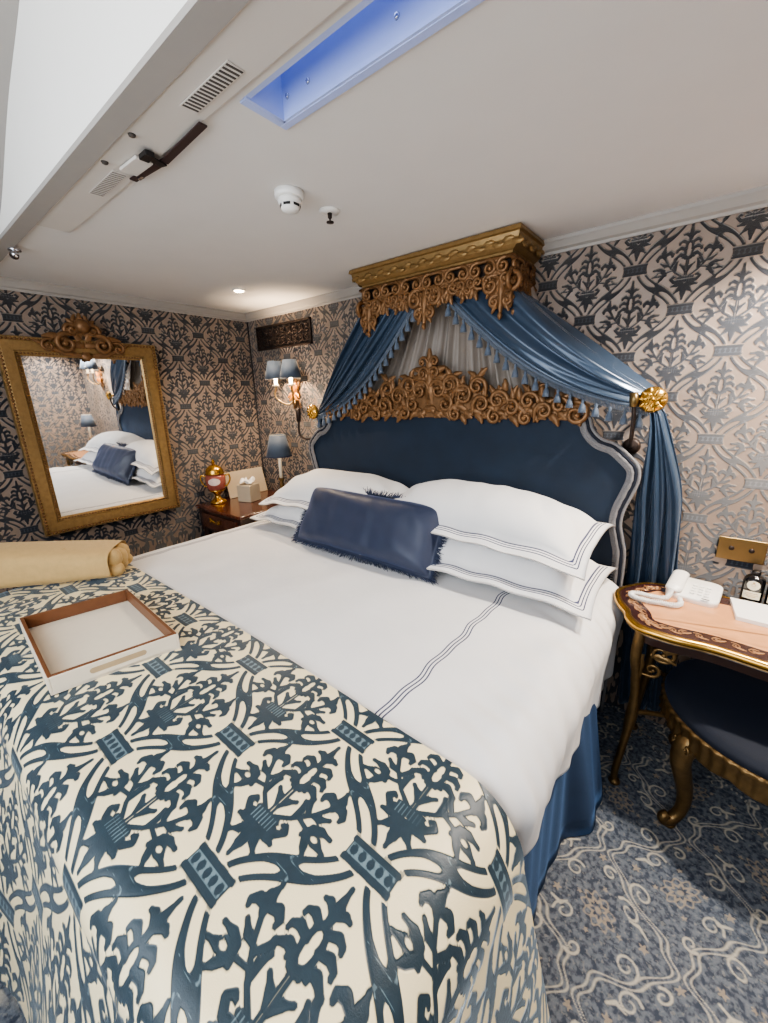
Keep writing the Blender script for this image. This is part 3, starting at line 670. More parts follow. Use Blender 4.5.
for i in range(16):
    u = .03+i*.045; both(leaf, u, .015+.012*math.sin(i*1.9), (0.2 if i % 2 else PI-.3)-.5, .075, .02, 1.1*(-1)**i, .013)
    both(leaf, u, .03, -up+.5*(-1)**i, .06, .018, .7*(-1)**i, .012)
for i in range(7): both(leaf, .15+.085*i, .06+.07*(1-i/7)*abs(math.sin(i*1.4+.6)), up+.35*(-1)**i, .085*(1-.05*i), .021, -.6*(-1)**i, .017)
# solid backing under the scrolls
bp = [(0, .25), (.05, .22), (.12, .15), (.2, .12), (.27, .14), (.33, .08), (.5, .07), (.62, .05), (.72, .03), (.76, .005), (.66, -.0), (.5, .0), (.3, .005), (.12, -.01), (0, -.01)]
for K in (KR, KL): mb.add([K(u, v, .0015) for u, v in bp], [tuple(range(len(bp)))])
mb.build('carved_crest', M['gilt_dark'], hb)
# ------------------------------------------------------------------ canopy
cx0, cx1, cy0 = -1.585, -.690, 1.730
cn = thing('bed_canopy', (-1.14, 1.9, 2.0), 'carved gilt half-tester canopy fixed to the wall above the bed', 'canopy')
prof = [(.0, 2.166), (.004, 2.150), (-.006, 2.146), (-.010, 2.128), (-.022, 2.108), (-.036, 2.098), (-.044, 2.094), (-.044, 2.086), (-.054, 2.080)]
def ring(o, z): return [(cx0-o, YB-.004, z), (cx0-o, cy0-o, z), (cx1+o, cy0-o, z), (cx1+o, YB-.004, z)]
V = []; [V.extend(ring(o_, z)) for o_, z in prof]; mb = MB(); F = []
for i in range(len(prof)-1):
    for k in range(3): F.append((i*4+k, i*4+k+1, i*4+4+k+1, i*4+4+k))
F.append((0, 1, 2, 3)); L0 = (len(prof)-1)*4; F.append((L0, L0+3, L0+2, L0+1)); mb.add(V, F); mb.build('cornice', M['gilt'], cn, smooth=False)
mb = MB()      # carved leaf band on the cornice
KF = lambda u, v, w: (u, cy0+.016-w, v); KS = lambda u, v, w: (cx1-.016+w, u, v); KSL = lambda u, v, w: (cx0+.016-w, u, v)
for i in range(22): u = cx0+.03+i*.0405; leaf(mb, KF, u-.02, 2.118, .5*(-1)**i, .05, .012, -.8*(-1)**i, .010, w0=.006); 
for i in range(7):
    u = cy0+.03+i*.04
    for K in (KS, KSL): leaf(mb, K, u-.02, 2.118, .5*(-1)**i, .05, .012, -.8*(-1)**i, .010, w0=.006)
mb.build('leaf_band', M['gilt'], cn)
# fretwork
mb = MB(); fy = cy0+.052
FF = lambda u, v, w: (u, fy-w, v); FS = lambda u, v, w: (cx1-.052+w, u, v); FL = lambda u, v, w: (cx0+.052-w, u, v)
def pendant(K, u, z0, dep, wd):
    """carved drop: two scrolls and a leaf cluster ending in a bud"""
    for s in (-1, 1):
        curl(mb, K, u+s*wd*.42, z0-dep*.28, wd*.34, PI/2, -s*1.25, wd*.11, .012, 20, .03)
        curl(mb, K, u+s*wd*.24, z0-dep*.66, wd*.22, PI/2, -s*1.2, wd*.09, .014, 18, .02)
        for k in range(3): leaf(mb, K, u+s*wd*.1, z0-dep*(.15+.22*k), -PI/2+s*(.95-.15*k), wd*.62*(1-.18*k), wd*.15, -s*1.0, .016)
    for q_ in (-.45, 0, .45): leaf(mb, K, u, z0-dep*.45, -PI/2+q_, dep*.52, wd*.13, 0, .018)
    leaf(mb, K, u, z0-.01, -PI/2, dep*.6, wd*.2, 0, .02)
    e = K(u, z0-dep*.98, .012); mb.lathe(e, [(.0001, -.018), (.009, -.01), (.011, 0), (.007, .010), (.0001, .016)], 10)
def frieze(K, u0, u1, nn):
    st = (u1-u0)/nn
    for i in range(nn):
        u = u0+st*(i+.5); s = (-1)**i
        curl(mb, K, u, 2.045, .030, PI/2*(1 if s > 0 else 1), s*1.3, .0105, .012, 20, .03)
        curl(mb, K, u+s*.012, 2.0, .024, -PI/2, -s*1.2, .0095, .012, 18, .02)
        for k in range(4): leaf(mb, K, u, 2.05-.02*k, PI/2+s*(.8+.7*k), .062, .015, .9*s, .015)
        leaf(mb, K, u-s*.02, 2.0, -PI/2+.3*s, .06, .016, -.9*s, .014)
    mb.tube([K(u0-.01, 2.075, .008), K(u1+.01, 2.075, .008)], .008, 8)
ux0, ux1 = cx0+.05, cx1-.05
frieze(FF, ux0, ux1, 13); frieze(FS, cy0+.05, YB-.01, 4); frieze(FL, cy0+.05, YB-.01, 4)
for u, dep, wd in ((ux0+.035, .17, .11), (-1.155, .17, .12), (ux1-.035, .17, .11), (ux0+.215, .075, .08), (-.95, .075, .08)): pendant(FF, u, 2.025, dep, wd)
for u, dep in ((cy0+.075, .15), (YB-.05, .13)): pendant(FS, u, 2.02, dep, .10); pendant(FL, u, 2.02, dep, .10)
# arched lower rail of the fretwork
us = np.linspace(ux0, ux1, 60)
mb.tube([FF(u, 1.985+.028*abs(math.sin((u-ux0)/(ux1-ux0)*4*PI)), .004) for u in us], .0085, 6)
mb.build('fretwork', M['gilt_dark'], cn)
mb = MB(); mb.box(ux0+.01, ux1-.01, fy+.012, fy+.016, 2.005, 2.082); mb.box(cx1-.066, cx1-.062, fy+.01, YB-.01, 2.005, 2.082); mb.box(cx0+.062, cx0+.066, fy+.01, YB-.01, 2.005, 2.082)
mb.build('backing', M['bronze'], cn, smooth=False)
# ------------------------------------------------------------------ drapery
lin = MB(); P = []
for i in range(150):
    s = i/149; row = []
    for k in range(26):
        t = k/25
        x0_ = -1.53+.78*s; x1_ = -2.02+1.62*s
        x = x0_+(x1_-x0_)*t**1.1; z = 2.06-(2.06-1.40)*t
        y = 1.992+.020*math.sin(s*2*PI*17+.8*math.sin(s*9))+.008*math.sin(s*2*PI*41+2*t)-.03*math.sin(PI*t)*0
        row.append((x, y, z))
    P.append(row)
lin.grid(P); tag(lin.build('lining_curtain', M['sheer'], None), 'pale gathered silk lining hanging under the canopy behind the crest', 'curtain')
def drape(mir, K0, K1, name, label, A0, tailx, seed, fq=5.5, fa=1.0):
    """swag from canopy to holdback knob, then a tail to the floor; mir = +1 right, -1 left"""
    root = thing(name, K0, label, 'curtain', 'blue canopy curtains')
    cxm = -1.16
    ns, nt = 130, 46; S = np.linspace(0, 1, ns); P = np.zeros((ns, nt, 3))
    for i, s in enumerate(S):
        # canopy end: along the front, round the corner, back to the wall
        if s < .6: q = s/.6; a = np.array((A0+(.40-A0)*q, 1.80, 1.985))
        else: q = (s-.6)/.4; a = np.array((.40, 1.80+.19*q, 1.985))
        a = np.array((cxm+mir*a[0], a[1], a[2]))
        b_ = np.array(K0)+np.array((mir*.012*s, -.035+.045*s, -.034+.07*s))
        for j in range(nt):
            t = j/(nt-1); p = a+(b_-a)*t
            p[2] -= (.085*(1-s)**1.3+.006)*math.sin(PI*t**.9)+.03*math.sin(PI*t)*(1-s)*t
            p[1] -= .05*math.sin(PI*t)*math.sin(PI*s)*(1-.4*t)
            fo_ = fa*(math.sin(2*PI*(fq*s+.25*t)+seed)*.6+math.sin(2*PI*(2.2*fq*s-.5*t)+seed*2)*.3*fa)
            am = .020*(1-t)**.7+.012*math.sin(PI*t)+.004
            p[1] += fo_*am; p[2] += .6*fo_*am
            P[i, j] = p
    MB().grid(P).build('swag', M['satin'], root, solid=.003)
    edge = P[0]; 
    g = MB().tube(edge+np.array((0, -.004, 0)), .007, 6)
    gi = g.build('gimp', M['tassel'], root)
    # header threads + tassels
    L_ = np.concatenate([[0], np.cumsum(np.linalg.norm(np.diff(edge, axis=0), axis=1))]); tot = L_[-1]
    mb = MB(); n = int(tot/.0055)
    for i in range(n):
        d = tot*(i+.5)/n; p = np.array([np.interp(d, L_, edge[:, k]) for k in range(3)])+np.array((0, -.005, -.004))
        mb.tube([p, p+np.array((0, -.001, -.024))], .0021, 4)
    mb.build('fringe', M['tassel'], root)
    nta = 19; proto = None
    for i in range(nta):
        d = tot*(i+.5)/nta; p = np.array([np.interp(d, L_, edge[:, k]) for k in range(3)])+np.array((0, -.008, -.026))
        if proto is None:
            proto = MB().lathe(p, [(.0001, .006), (.006, 0), (.0075, -.007), (.005, -.013), (.009, -.020), (.0135, -.034), (.0155, -.052), (.0001, -.052)], 10).build('tassel', M['tassel'], root)
            pl = p
        else:
            c_ = proto.copy(); C.objects.link(c_); c_.parent = root; c_.location = tuple(p-pl)
    # tail
    ns, nt = 90, 40; T = np.zeros((ns, nt, 3))
    for i in range(ns):
        s = i/(ns-1)
        for j in range(nt):
            t = j/(nt-1); w = .020+.060*sstep(np.array(t), 0, .30)+.022*t
            x = K0[0]+tailx*t**.5+(s-.5)*2*w*(1 if True else 0); z = K0[2]-.02-t*K1
            f_ = math.sin(2*PI*(3.2*s)+seed+.9*t)*.8+.35*math.sin(2*PI*(7.5*s+.6*t)+seed)
            y = K0[1]+.005+.05*float(sstep(np.array(t), .05, .4))+.033*f_*(.35+.65*sstep(np.array(t), 0, .3))+.004
            T[i, j] = (x+.008*math.sin(9*t+s*20), y, z)
    MB().grid(T).build('tail', M['satin'], root, solid=.003)
    return root
def knob(c, label):
    t = thing('holdback', c, label, 'curtain holdback', 'gilt curtain holdbacks')
    MB().lathe((c[0], c[1], c[2]), [(.018, .10), (.018, .03), (.03, .02)], 14, 'y').build('stem', M['gold'], t) if False else MB().tube([(c[0], YB-.002, c[2]), (c[0], c[1]-.03, c[2])], .012, 12).build('stem', M['gold'], t)
    mb = MB(); q = c[1]-.045
    K = lambda u, v, w: (c[0]+u, q-w, c[2]+v)
    mb.lathe((c[0], q, c[2]), [(.046, -.012), (.048, 0), (.040, .012), (.022, .022), (.0001, .026)], 24, 'y')
    for ring_, n_, L_, W_, w0 in ((.012, 10, .034, .010, .012), (.006, 7, .026, .009, .020)):
        for k in range(n_): a = 2*PI*k/n_+ring_*40; leaf(mb, K, ring_*math.cos(a), ring_*math.sin(a), a, L_, W_, .3, .010, 2, w0=w0-.004, nt=7)
    mb.lathe((c[0], q-.026, c[2]), [(.010, 0), (.008, .006), (.0001, .008)], 12, 'y')
    mb.build('rosette', M['gold'], t)
kr = (-.200, 1.925, 1.505); kl = (-2.085, 1.925, 1.452)
drape(1, kr, 1.40, 'canopy_curtain', 'blue satin curtain draped right from the canopy with tassel fringe', .10, .135, .4, 3.0, .75)
drape(-1, kl, 1.36, 'canopy_curtain', 'blue satin curtain draped left from the canopy with tassel fringe', .06, .0, 1.9)
knob((-.190, 1.905, 1.505), 'round gilt rosette holding back the right blue curtain'); knob((-2.09, 1.905, 1.450), 'round gilt rosette holding back the left blue curtain')
# ------------------------------------------------------------------ mirror on the left wall, leaning out at the top
my0, my1, mz0, mz1 = .490, 1.268, .808, 1.89
lean = .022/(mz1-mz0)
def MW(u, v, w):    # u along the wall, v height, w out of the wall
    x = XL+.02+(v-mz0)*lean+w; return (x, u, v-w*lean)
mr = thing('wall_mirror', (XL+.03, .87, mz0), 'rectangular gilt framed mirror with carved crest on left wall', 'mirror')
fw = .098
def frame_prof(mb, prof):
    V = []; 
    for d, w in prof: V += [MW(my0+d, mz0+d, w), MW(my1-d, mz0+d, w), MW(my1-d, mz1-d, w), MW(my0+d, mz1-d, w)]
    F = [(i*4+k, i*4+(k+1) % 4, i*4+4+(k+1) % 4, i*4+4+k) for i in range(len(prof)-1) for k in range(4)]
    mb.add(V, F)
mb = MB(); frame_prof(mb, [(0, 0), (0, .030), (.004, .036), (.012, .036), (.016, .030), (.024, .032), (.070, .030), (.074, .022), (.086, .018), (fw, .010), (fw, .0)])
mb.build('frame', M['gilt'], mr, smooth=False)
for d, step, r_ in ((.014, .018, .0075), (.083, .015, .0055)):
    mb = MB()
    for a, b_, hor in ((my0+d, my1-d, 1), (mz0+d, mz1-d, 0)):
        n = int((b_-a)/step)
        for i in range(n+1):
            q = a+(b_-a)*i/n
            for oth in ((mz0+d, mz1-d) if hor else (my0+d, my1-d)):
                c = MW(q, oth, .034) if hor and d < .05 else MW(oth, q, .034) if d < .05 else MW(q, oth, .022) if hor else MW(oth, q, .022)
                mb.lathe(c, [(.0001, -r_), (r_*.8, -r_*.6), (r_, 0), (r_*.8, r_*.6), (.0001, r_)], 7)
    mb.build('bead_moulding', M['gilt_dark'], mr)
g = MB().add([MW(my0+fw-.002, mz0+fw-.002, .012), MW(my1-fw+.002, mz0+fw-.002, .012), MW(my1-fw+.002, mz1-fw+.002, .012), MW(my0+fw-.002, mz1-fw+.002, .012)], [(0, 1, 2, 3)])
g.build('glass', M['silver'], mr, smooth=False)
mb = MB(); cu_ = (my0+my1)/2; KM = lambda u, v, w: MW(cu_+u, mz1-.035+v, .036+w); KN = lambda u, v, w: MW(cu_-u, mz1-.035+v, .036+w)
def both2(fn, *a, **k):
    fn(mb, KM, *a, **k); fn(mb, KN, *a, **k)
both2(curl, .085, .01, .052, PI/2, -1.25, .016, .014, 22, .05); both2(curl, .17, -.005, .034, PI/2, -1.1, .010, .010, 18, .03); both2(curl, .05, .085, .034, 0, 1.2, .012, .016, 18, .04)
both2(leaf, .03, -.05, .15, .22, .020, .45, .012); both2(leaf, .06, .02, .6, .14, .022, -1., .014); both2(leaf, .02, .03, 1.2, .14, .026, .8, .016)
for a in (-.9, -.45, 0, .45, .9): leaf(mb, KM, 0, .06, PI/2+a, .115-.02*abs(a), .026, a*1.2, .02)
leaf(mb, KM, 0, -.03, -PI/2, .05, .03, 0, .015)
for s in (-1, 1): leaf(mb, KM, 0, .0, PI/2+s*1.2, .08, .022, s*.9, .016)
mb.lathe(KM(0, .105, .02), [(.0001, -.04), (.03, -.03), (.042, 0), (.03, .03), (.0001, .04)], 14)
mb.build('carved_crest', M['gilt_dark'], mr)
# ------------------------------------------------------------------ nightstand corner
ns = thing('nightstand', (-2.63, 1.68, 0), 'dark mahogany nightstand with shaped top in the left corner', 'nightstand')
nx0, nx1, ny0, ny1, nz = -2.945, -2.36, 1.39, 2.00, .79
ol = smooth_path([(nx0, ny0+.05), (nx0+.02, ny0+.015), (nx0+.10, ny0+.005), (nx0+.255, ny0-.012), (nx1-.10, ny0-.002), (nx1-.02, ny0-.0), (nx1+.005, ny0+.02), (nx1, ny0+.12), (nx1+.02, ny0+.30), (nx1, ny1), (nx0, ny1)], 5, True)
def slab(mb, ol, z0, z1, ins=0):
    c = ol.mean(0); pr = [(-.014, z0), (-.004, z0+.006), (0, (z0+z1)/2), (-.003, z1-.004), (-.010, z1)]
    n = len(ol); V = []
    for d, z in pr:
        for p in ol: v = p-c; V.append((*(p+v/np.linalg.norm(v)*(d-ins)), z))
    F = [(i*n+k, i*n+(k+1) % n, (i+1)*n+(k+1) % n, (i+1)*n+k) for i in range(len(pr)-1) for k in range(n)]
    F += [tuple(range(n))[::-1], tuple((len(pr)-1)*n+k for k in range(n))]; mb.add(V, F)
mb = MB(); slab(mb, ol, nz-.028, nz); mb.build('top', M['mahogany'], ns, smooth=False)
mb = MB(); slab(mb, ol, nz-.19, nz-.028, .03); mb.build('body', M['mahogany_dark'], ns, smooth=False)
d_ = MB().box(nx0+.07, nx1-.06, ny0+.006, ny0+.02, nz-.16, nz-.05).build('drawer', M['mahogany'], ns, smooth=False, bevel=.003)
mb = MB(); K = lambda u, v, w: (-2.69+u, ny0+.004-w, nz-.105+v)
for s in (1, -1): leaf(mb, K, 0, 0, PI/2-s*PI/2+.2*s, .08, .012, .5*s, .008); curl(mb, K, s*.05, .01, .016, PI/2, -s, .004, .006)
mb.build('mount', M['gold'], d_)
K = lambda u, v, w: (nx1-.028+w, 1.68+u, nz-.11+v)
for i in range(5): mb = MB(); curl(mb, K, -.2+.1*i, 0, .02, PI/2, (-1)**i*1.1, .005, .006); leaf(mb, K, -.2+.1*i, .0, .6*(-1)**i, .06, .012, .5, .008); mb.build('gilt_mount', M['gold'], ns)
for x in (nx0+.05, nx1-.05):
    for y in (ny0+.05, ny1-.05):
        MB().tube(smooth_path([(x, y, nz-.17), (x+.006, y-.012, nz-.30), (x, y, .3), (x-.004, y+.004, .08), (x, y-.008, .0)], 6), [.03]*1+[.03-.018*i/24 for i in range(24)], 10).build('leg', M['mahogany_dark'], ns)
# urn
c = (-2.845, 1.525, nz); ur = thing('urn', c, 'pink porcelain urn with gilt lid, handles and foot on the nightstand', 'urn')
S = 1.0
L_ = lambda pr: [(r_*S, z*S) for r_, z in pr]
MB().lathe(c, L_([(.058, 0), (.060, .012), (.050, .022), (.034, .030), (.022, .045), (.018, .060), (.028, .075), (.048, .092), (.062, .104)]), 24).build('foot', M['gold'], ur)
MB().lathe(c, L_([(.058, .104), (.066, .125), (.072, .160), (.073, .195), (.064, .222)]), 28).build('body', M['porcelain'], ur)
MB().lathe(c, L_([(.065, .221), (.072, .227), (.062, .238), (.064, .248), (.052, .268), (.032, .285), (.016, .292), (.0001, .298)]), 24).build('lid', M['gold'], ur)
mb = MB(); b0 = (c[0], c[1], c[2]+.296*S)
mb.tube([(b0[0]-.03, b0[1]+.015, b0[2]+.018), (b0[0]-.012, b0[1]+.004, b0[2]+.012), (b0[0]+.008, b0[1]-.004, b0[2]+.018), (b0[0]+.016, b0[1]-.008, b0[2]+.033)], [.003, .014, .013, .006], 10)
mb.tube([(b0[0]+.014, b0[1]-.007, b0[2]+.03), (b0[0]+.024, b0[1]-.012, b0[2]+.038)], [.008, .003], 8); mb.tube([b0, (b0[0], b0[1], b0[2]+.012)], [.010, .006], 8); mb.build('bird_finial', M['gold'], ur)
dx, dy = .78, -.62
for s in (1, -1):
    hx, hy = s*-dy, s*dx; hx, hy = s*.62*1, s*.78
    MB().tube(smooth_path([(c[0]+hx*.060, c[1]+hy*.060, nz+.20), (c[0]+hx*.095, c[1]+hy*.095, nz+.215), (c[0]+hx*.103, c[1]+hy*.103, nz+.18), (c[0]+hx*.085, c[1]+hy*.085, nz+.14), (c[0]+hx*.066, c[1]+hy*.066, nz+.125)], 5), .006, 8).build('handle', M['gold'], ur)
mb = MB()
for k in range(9):
    a = math.atan2(dy, dx)+(-.55+1.1*k/8)
    mb.v += []
P = [[(c[0]+(.0735)*math.cos(math.atan2(dy, dx)+a), c[1]+.0735*math.sin(math.atan2(dy, dx)+a), nz+.172+b_*math.sqrt(max(0, 1-(a/.62)**2))) for b_ in np.linspace(-.026, .026, 5)] for a in np.linspace(-.6, .6, 13)]
mb = MB().grid(P); mb.build('cartouche', M['porcelain_white'], ur)
# tissue box
tb = thing('tissue_box', (-2.70, 1.70, nz), 'cream cube tissue box with a white tissue poking out on top', 'tissue box')
a_ = .30; ca, sa = math.cos(a_), math.sin(a_)
MB().obox((-2.70, 1.70, nz+.065), (.06*ca, .06*sa, 0), (-.06*sa, .06*ca, 0), (0, 0, .064)).build('box', M['cream_card'], tb, smooth=False, bevel=.003)
P = []
for i in range(25):
    a = 2*PI*i/24; P.append([(-2.70+(.008+.045*f)*math.cos(a)*(1+.25*math.sin(3*a+f*2)), 1.70+(.008+.045*f)*math.sin(a)*(1+.25*math.cos(4*a)), nz+.131+.042*math.sin(f*2.2)*(1+.35*math.sin(5*a))-.012*f*f) for f in np.linspace(0, 1, 8)])
MB().grid(P).build('tissue', M['paper'], tb)
# leaning card folder
tag(MB().add([(XL+.09, 1.64, nz+.002), (XL+.09, 1.99, nz+.002), (XL+.035, 1.99, nz+.20), (XL+.035, 1.64, nz+.20), (XL+.080, 1.64, nz+.001), (XL+.080, 1.99, nz+.001), (XL+.025, 1.99, nz+.199), (XL+.025, 1.64, nz+.199)],
     [(0, 1, 2, 3), (7, 6, 5, 4), (0, 4, 5, 1), (1, 5, 6, 2), (2, 6, 7, 3), (3, 7, 4, 0)]).build('card_folder', M['cream_card'], None, smooth=False, bevel=.002), 'blank cream folder leaning on the wall behind the tissue box', 'folder')
# small table lamp
def pleat(a, f): return 1+.018*math.sin(36*a)
def table_lamp(c, label, g):
    t = thing('table_lamp', c, label, 'lamp', g)
    MB().lathe(c, [(.06, 0), (.06, .012), (.04, .02), (.016, .04), (.012, .08), (.02, .11), (.012, .14), (.022, .165), (.024, .172), (.0001, .172)], 20).build('base', M['gilt_side'], t)
    MB().lathe(c, [(.0125, .17), (.0125, .335), (.0001, .335)], 14).build('candle', M['candle'], t)
    MB().shell(c, [(.092, .335), (.056, .49)], 72, pleat).build('lamp_shade', M['shade'], t, solid=.002)
    MB().shell(c, [(.0945, .333), (.0945, .341)], 48).build('rim', M['satin_dark'], t); MB().shell(c, [(.0575, .484), (.0575, .492)], 48).build('rim', M['candle'], t)
    return t
table_lamp((-2.475, 1.845, nz+.005), 'small table lamp with blue shade on the left nightstand', 'table lamps')
# ------------------------------------------------------------------ wall sconces
def sconce(c, label):
    t = thing('wall_sconce', c, label, 'wall light', 'gilt wall sconces')
    mb = MB(); K = lambda u, v, w: (c[0]+u, c[1]-.004-w, c[2]+v)
    mb.lathe(K(0, 0, 0), [(.035, 0), (.032, .012), (.018, .022), (.0001, .026)], 20, 'y')
    for v, an, L_ in ((.02, PI/2, .12), (-.02, -PI/2, .13), (.02, PI/2+.5, .09), (.02, PI/2-.5, .09), (-.02, -PI/2+.45, .09), (-.02, -PI/2-.45, .09)): leaf(mb, K, 0, v, an, L_, .02, 0, .014)
    mb.build('backplate', M['gilt_dark'], t)
    for s in (-1, 1):
        e = (c[0]+s*.085, c[1]-.12, c[2]+.055)
        MB().tube(smooth_path([(c[0], c[1]-.02, c[2]-.02), (c[0]+s*.03, c[1]-.06, c[2]-.07), (c[0]+s*.075, c[1]-.105, c[2]-.045), (c[0]+s*.10, c[1]-.125, c[2]+.0), e], 6), [.0065]*25, 8).build('arm', M['gilt'], t)
        MB().lathe(e, [(.006, 0), (.026, .008), (.028, .014), (.012, .016), (.012, .075), (.0001, .075)], 16).build('candle', M['candle'], t)
        MB().lathe((e[0], e[1], e[2]+.10), [(.0001, -.022), (.012, -.012), (.014, 0), (.009, .016), (.0001, .03)], 12).build('bulb', M['glow'], t)
        MB().shell((e[0], e[1], e[2]+.055), [(.074, 0), (.044, .120)], 60, pleat).build('lamp_shade', M['shade'], t, solid=.002)
        L = bpy.data.lights.new('bulb_light', 'POINT'); L.energy = SCONCE; L.color = (1, .74, .48); L.shadow_soft_size = .025
        lo = bpy.data.objects.new('bulb_light', L); C.objects.link(lo); lo.location = (e[0], e[1], e[2]+.105)
    mb = MB()
    for i, (an, L_) in enumerate(((PI/2-.9, .10), (PI/2-.3, .12), (PI/2+.4, .11), (-.3, .10), (PI+.3, .09), (-PI/2-.5, .10), (-PI/2+.5, .09))): leaf(mb, K, .012*math.cos(an), .012*math.sin(an)+.01, an, L_*.62, .015, .6*(-1)**i, .012, w0=.03)
    mb.build('glass_leaf', M['glow_soft'], t)
    return t
SCONCE = 16.0
sconce((-2.43, YB-.002, 1.565), 'lit gilt two-arm wall sconce with blue shades above the left nightstand')
# bedside reading lights
def reading_light(m, pts, head, label):
    t = thing('reading_light', m, label, 'reading light', 'bedside reading lights')
    MB().lathe(m, [(.034, 0), (.034, .012), (.024, .020), (.0001, .022)], 24, 'y').build('mount', M['bronze'], t)
    p = smooth_path(pts, 8); MB().tube(p, .0075, 8).build('arm', M['bronze'], t)
    MB().tube(head, [.014, .016, .014], 14).build('head', M['bronze'] if m[0] < -1 else M['brass'], t)
reading_light((-.258, 2.028, 1.31), [(-.258, 2.008, 1.31), (-.252, 1.93, 1.325), (-.243, 1.868, 1.38), (-.243, 1.85, 1.44), (-.247, 1.848, 1.482)], [(-.247, 1.848, 1.48), (-.249, 1.847, 1.505), (-.252, 1.846, 1.533)], 'small brass headed reading light beside the right curtain rosette')
reading_light((-2.197, 2.028, 1.286), [(-2.197, 2.008, 1.286), (-2.165, 1.93, 1.272), (-2.195, 1.875, 1.266), (-2.243, 1.862, 1.30), (-2.240, 1.860, 1.39)], [(-2.240, 1.860, 1.385), (-2.236, 1.859, 1.43), (-2.228, 1.858, 1.472)], 'small dark reading light on a curved arm left of the headboard')
# pierced wall vent
t = thing('wall_vent', (-2.53, YB, 1.98), 'dark pierced bronze vent panel high on wall above the sconce', 'vent')
vx0, vx1, vz0, vz1 = -2.84, -2.225, 1.895, 2.062
mb = MB()
for a in ((vx0, vx1, vz0, vz0+.012), (vx0, vx1, vz1-.012, vz1), (vx0, vx0+.012, vz0, vz1), (vx1-.012, vx1, vz0, vz1)): mb.box(a[0], a[1], YB-.018, YB-.001, a[2], a[3])
mb.build('frame', M['bronze'], t, smooth=False, bevel=.002)
MB().box(vx0+.01, vx1-.01, YB-.006, YB-.002, vz0+.01, vz1-.01).build('backing', M['black'], t, smooth=False)
mb = MB(); K = lambda u, v, w: (vx0+u, YB-.008-w, vz0+v)
for i in range(9):
    for j in range(2):
        curl(mb, K, .045+.066*i, .048+.07*j, .026, PI/2*(1+2*j), 1.1*(-1)**(i+j), .0055, .004, 16, .02, seg=5)
        for k in range(4): leaf(mb, K, .045+.066*i, .048+.07*j, PI/4+k*PI/2, .045, .009, .5, .005)
mb.build('fretwork', M['gilt_side'] if False else M['bronze'], t)
# ------------------------------------------------------------------ dressing table
TZ = .745
ol = smooth_path([(-.09, 1.945), (-.160, 1.88), (-.205, 1.79), (-.190, 1.70), (-.150, 1.625), (-.135, 1.575), (-.090, 1.525), (.0, 1.510), (.12, 1.522), (.25, 1.508), (.40, 1.495), (.55, 1.508), (.68, 1.522), (.80, 1.510), (.89, 1.525), (.935, 1.575), (.95, 1.625), (.99, 1.70), (1.005, 1.79), (.965, 1.90), (.90, 1.97), (.7, 1.975), (.4, 1.975), (.1, 1.96)], 6, True)
dt = thing('dressing_table', (.40, 1.76, 0), 'gilt edged dressing table with inlaid shaped top at right wall', 'dressing table')
cc = np.array((.40, 1.765))
def inset(d, z):
    n = len(ol); tn = np.roll(ol, -1, 0)-np.roll(ol, 1, 0); tn /= np.linalg.norm(tn, axis=1)[:, None]
    nn = np.stack([tn[:, 1], -tn[:, 0]], 1); 
    if np.sum(nn*(ol-cc)) > 0: nn = -nn
    p = ol+nn*d; return [(x, y, z) for x, y in p]
def band(mb, rings, cap0=False, cap1=False):
    n = len(ol); V = []; [V.extend(q) for q in rings]
    F = [(i*n+k, i*n+(k+1) % n, (i+1)*n+(k+1) % n, (i+1)*n+k) for i in range(len(rings)-1) for k in range(n)]
    if cap0: F.append(tuple(range(n))[::-1])
    if cap1: F.append(tuple((len(rings)-1)*n+k for k in range(n)))
    mb.add(V, F)
M['top_dark'] = mat('dark marquetry border', srgb(56, 31, 28), .25, var=.6, scale=42, coat=.6)
M['top_in'] = mat('burr wood inlay', srgb(206, 150, 104), .3, var=.22, scale=16, coat=.5)
mb = MB(); band(mb, [inset(.012, TZ-.034), inset(.004, TZ-.030), inset(.010, TZ-.018), inset(.010, TZ-.004), inset(.012, TZ), inset(.085, TZ)], True); border = mb; nb = len(mb.f)
mb = MB(); band(mb, [inset(.082, TZ), inset(.084, TZ+.0006)], False, True); mb.build('inlay', M['top_in'], dt, smooth=False)
mb = MB(); band(mb, [inset(.011, TZ-.022), inset(-.002, TZ-.020), inset(-.006, TZ-.011), inset(-.002, TZ-.001), inset(.009, TZ+.003), inset(.016, TZ+.001)]); mb.build('gilt_edge', M['gold'], dt)
mb = MB(); band(mb, [inset(.006, TZ-.030), inset(.0, TZ-.027), inset(.006, TZ-.023)]); mb.build('lower_edge', M['gilt_side'], dt)
# marquetry scrolls in the border
mb = border; n = len(ol); r1 = np.array(inset(.046, TZ+.0008))
for i in range(0, n, 2):
    p = r1[i]; tdir = r1[(i+1) % n]-r1[i-1]; an = math.atan2(tdir[1], tdir[0])
    K = lambda u, v, w, p=p, an=an: (p[0]+u*math.cos(an)-v*math.sin(an), p[1]+u*math.sin(an)+v*math.cos(an), TZ+.0008+w*.02)
    curl(mb, K, 0, .006*(-1)**i, .014, PI/2, 1.1*(-1)**(i//2), .0022, .0, 12, .012, seg=4); leaf(mb, K, 0, 0, .4*(-1)**(i//2), .03, .006, .4, .0)
M['inlay_gold'] = mat('gilt line inlay', srgb(168, 128, 92), .35, .3, var=.3)
bo = mb.build('border', M['top_dark'], dt, smooth=False); bo.data.materials.append(M['inlay_gold'])
bo.data.polygons.foreach_set('material_index', [0]*nb+[1]*(len(mb.f)-nb))
mb = MB(); band(mb, [inset(.05, TZ-.085), inset(.045, TZ-.034)]); mb.build('apron', M['mahogany_dark'], dt, smooth=False)
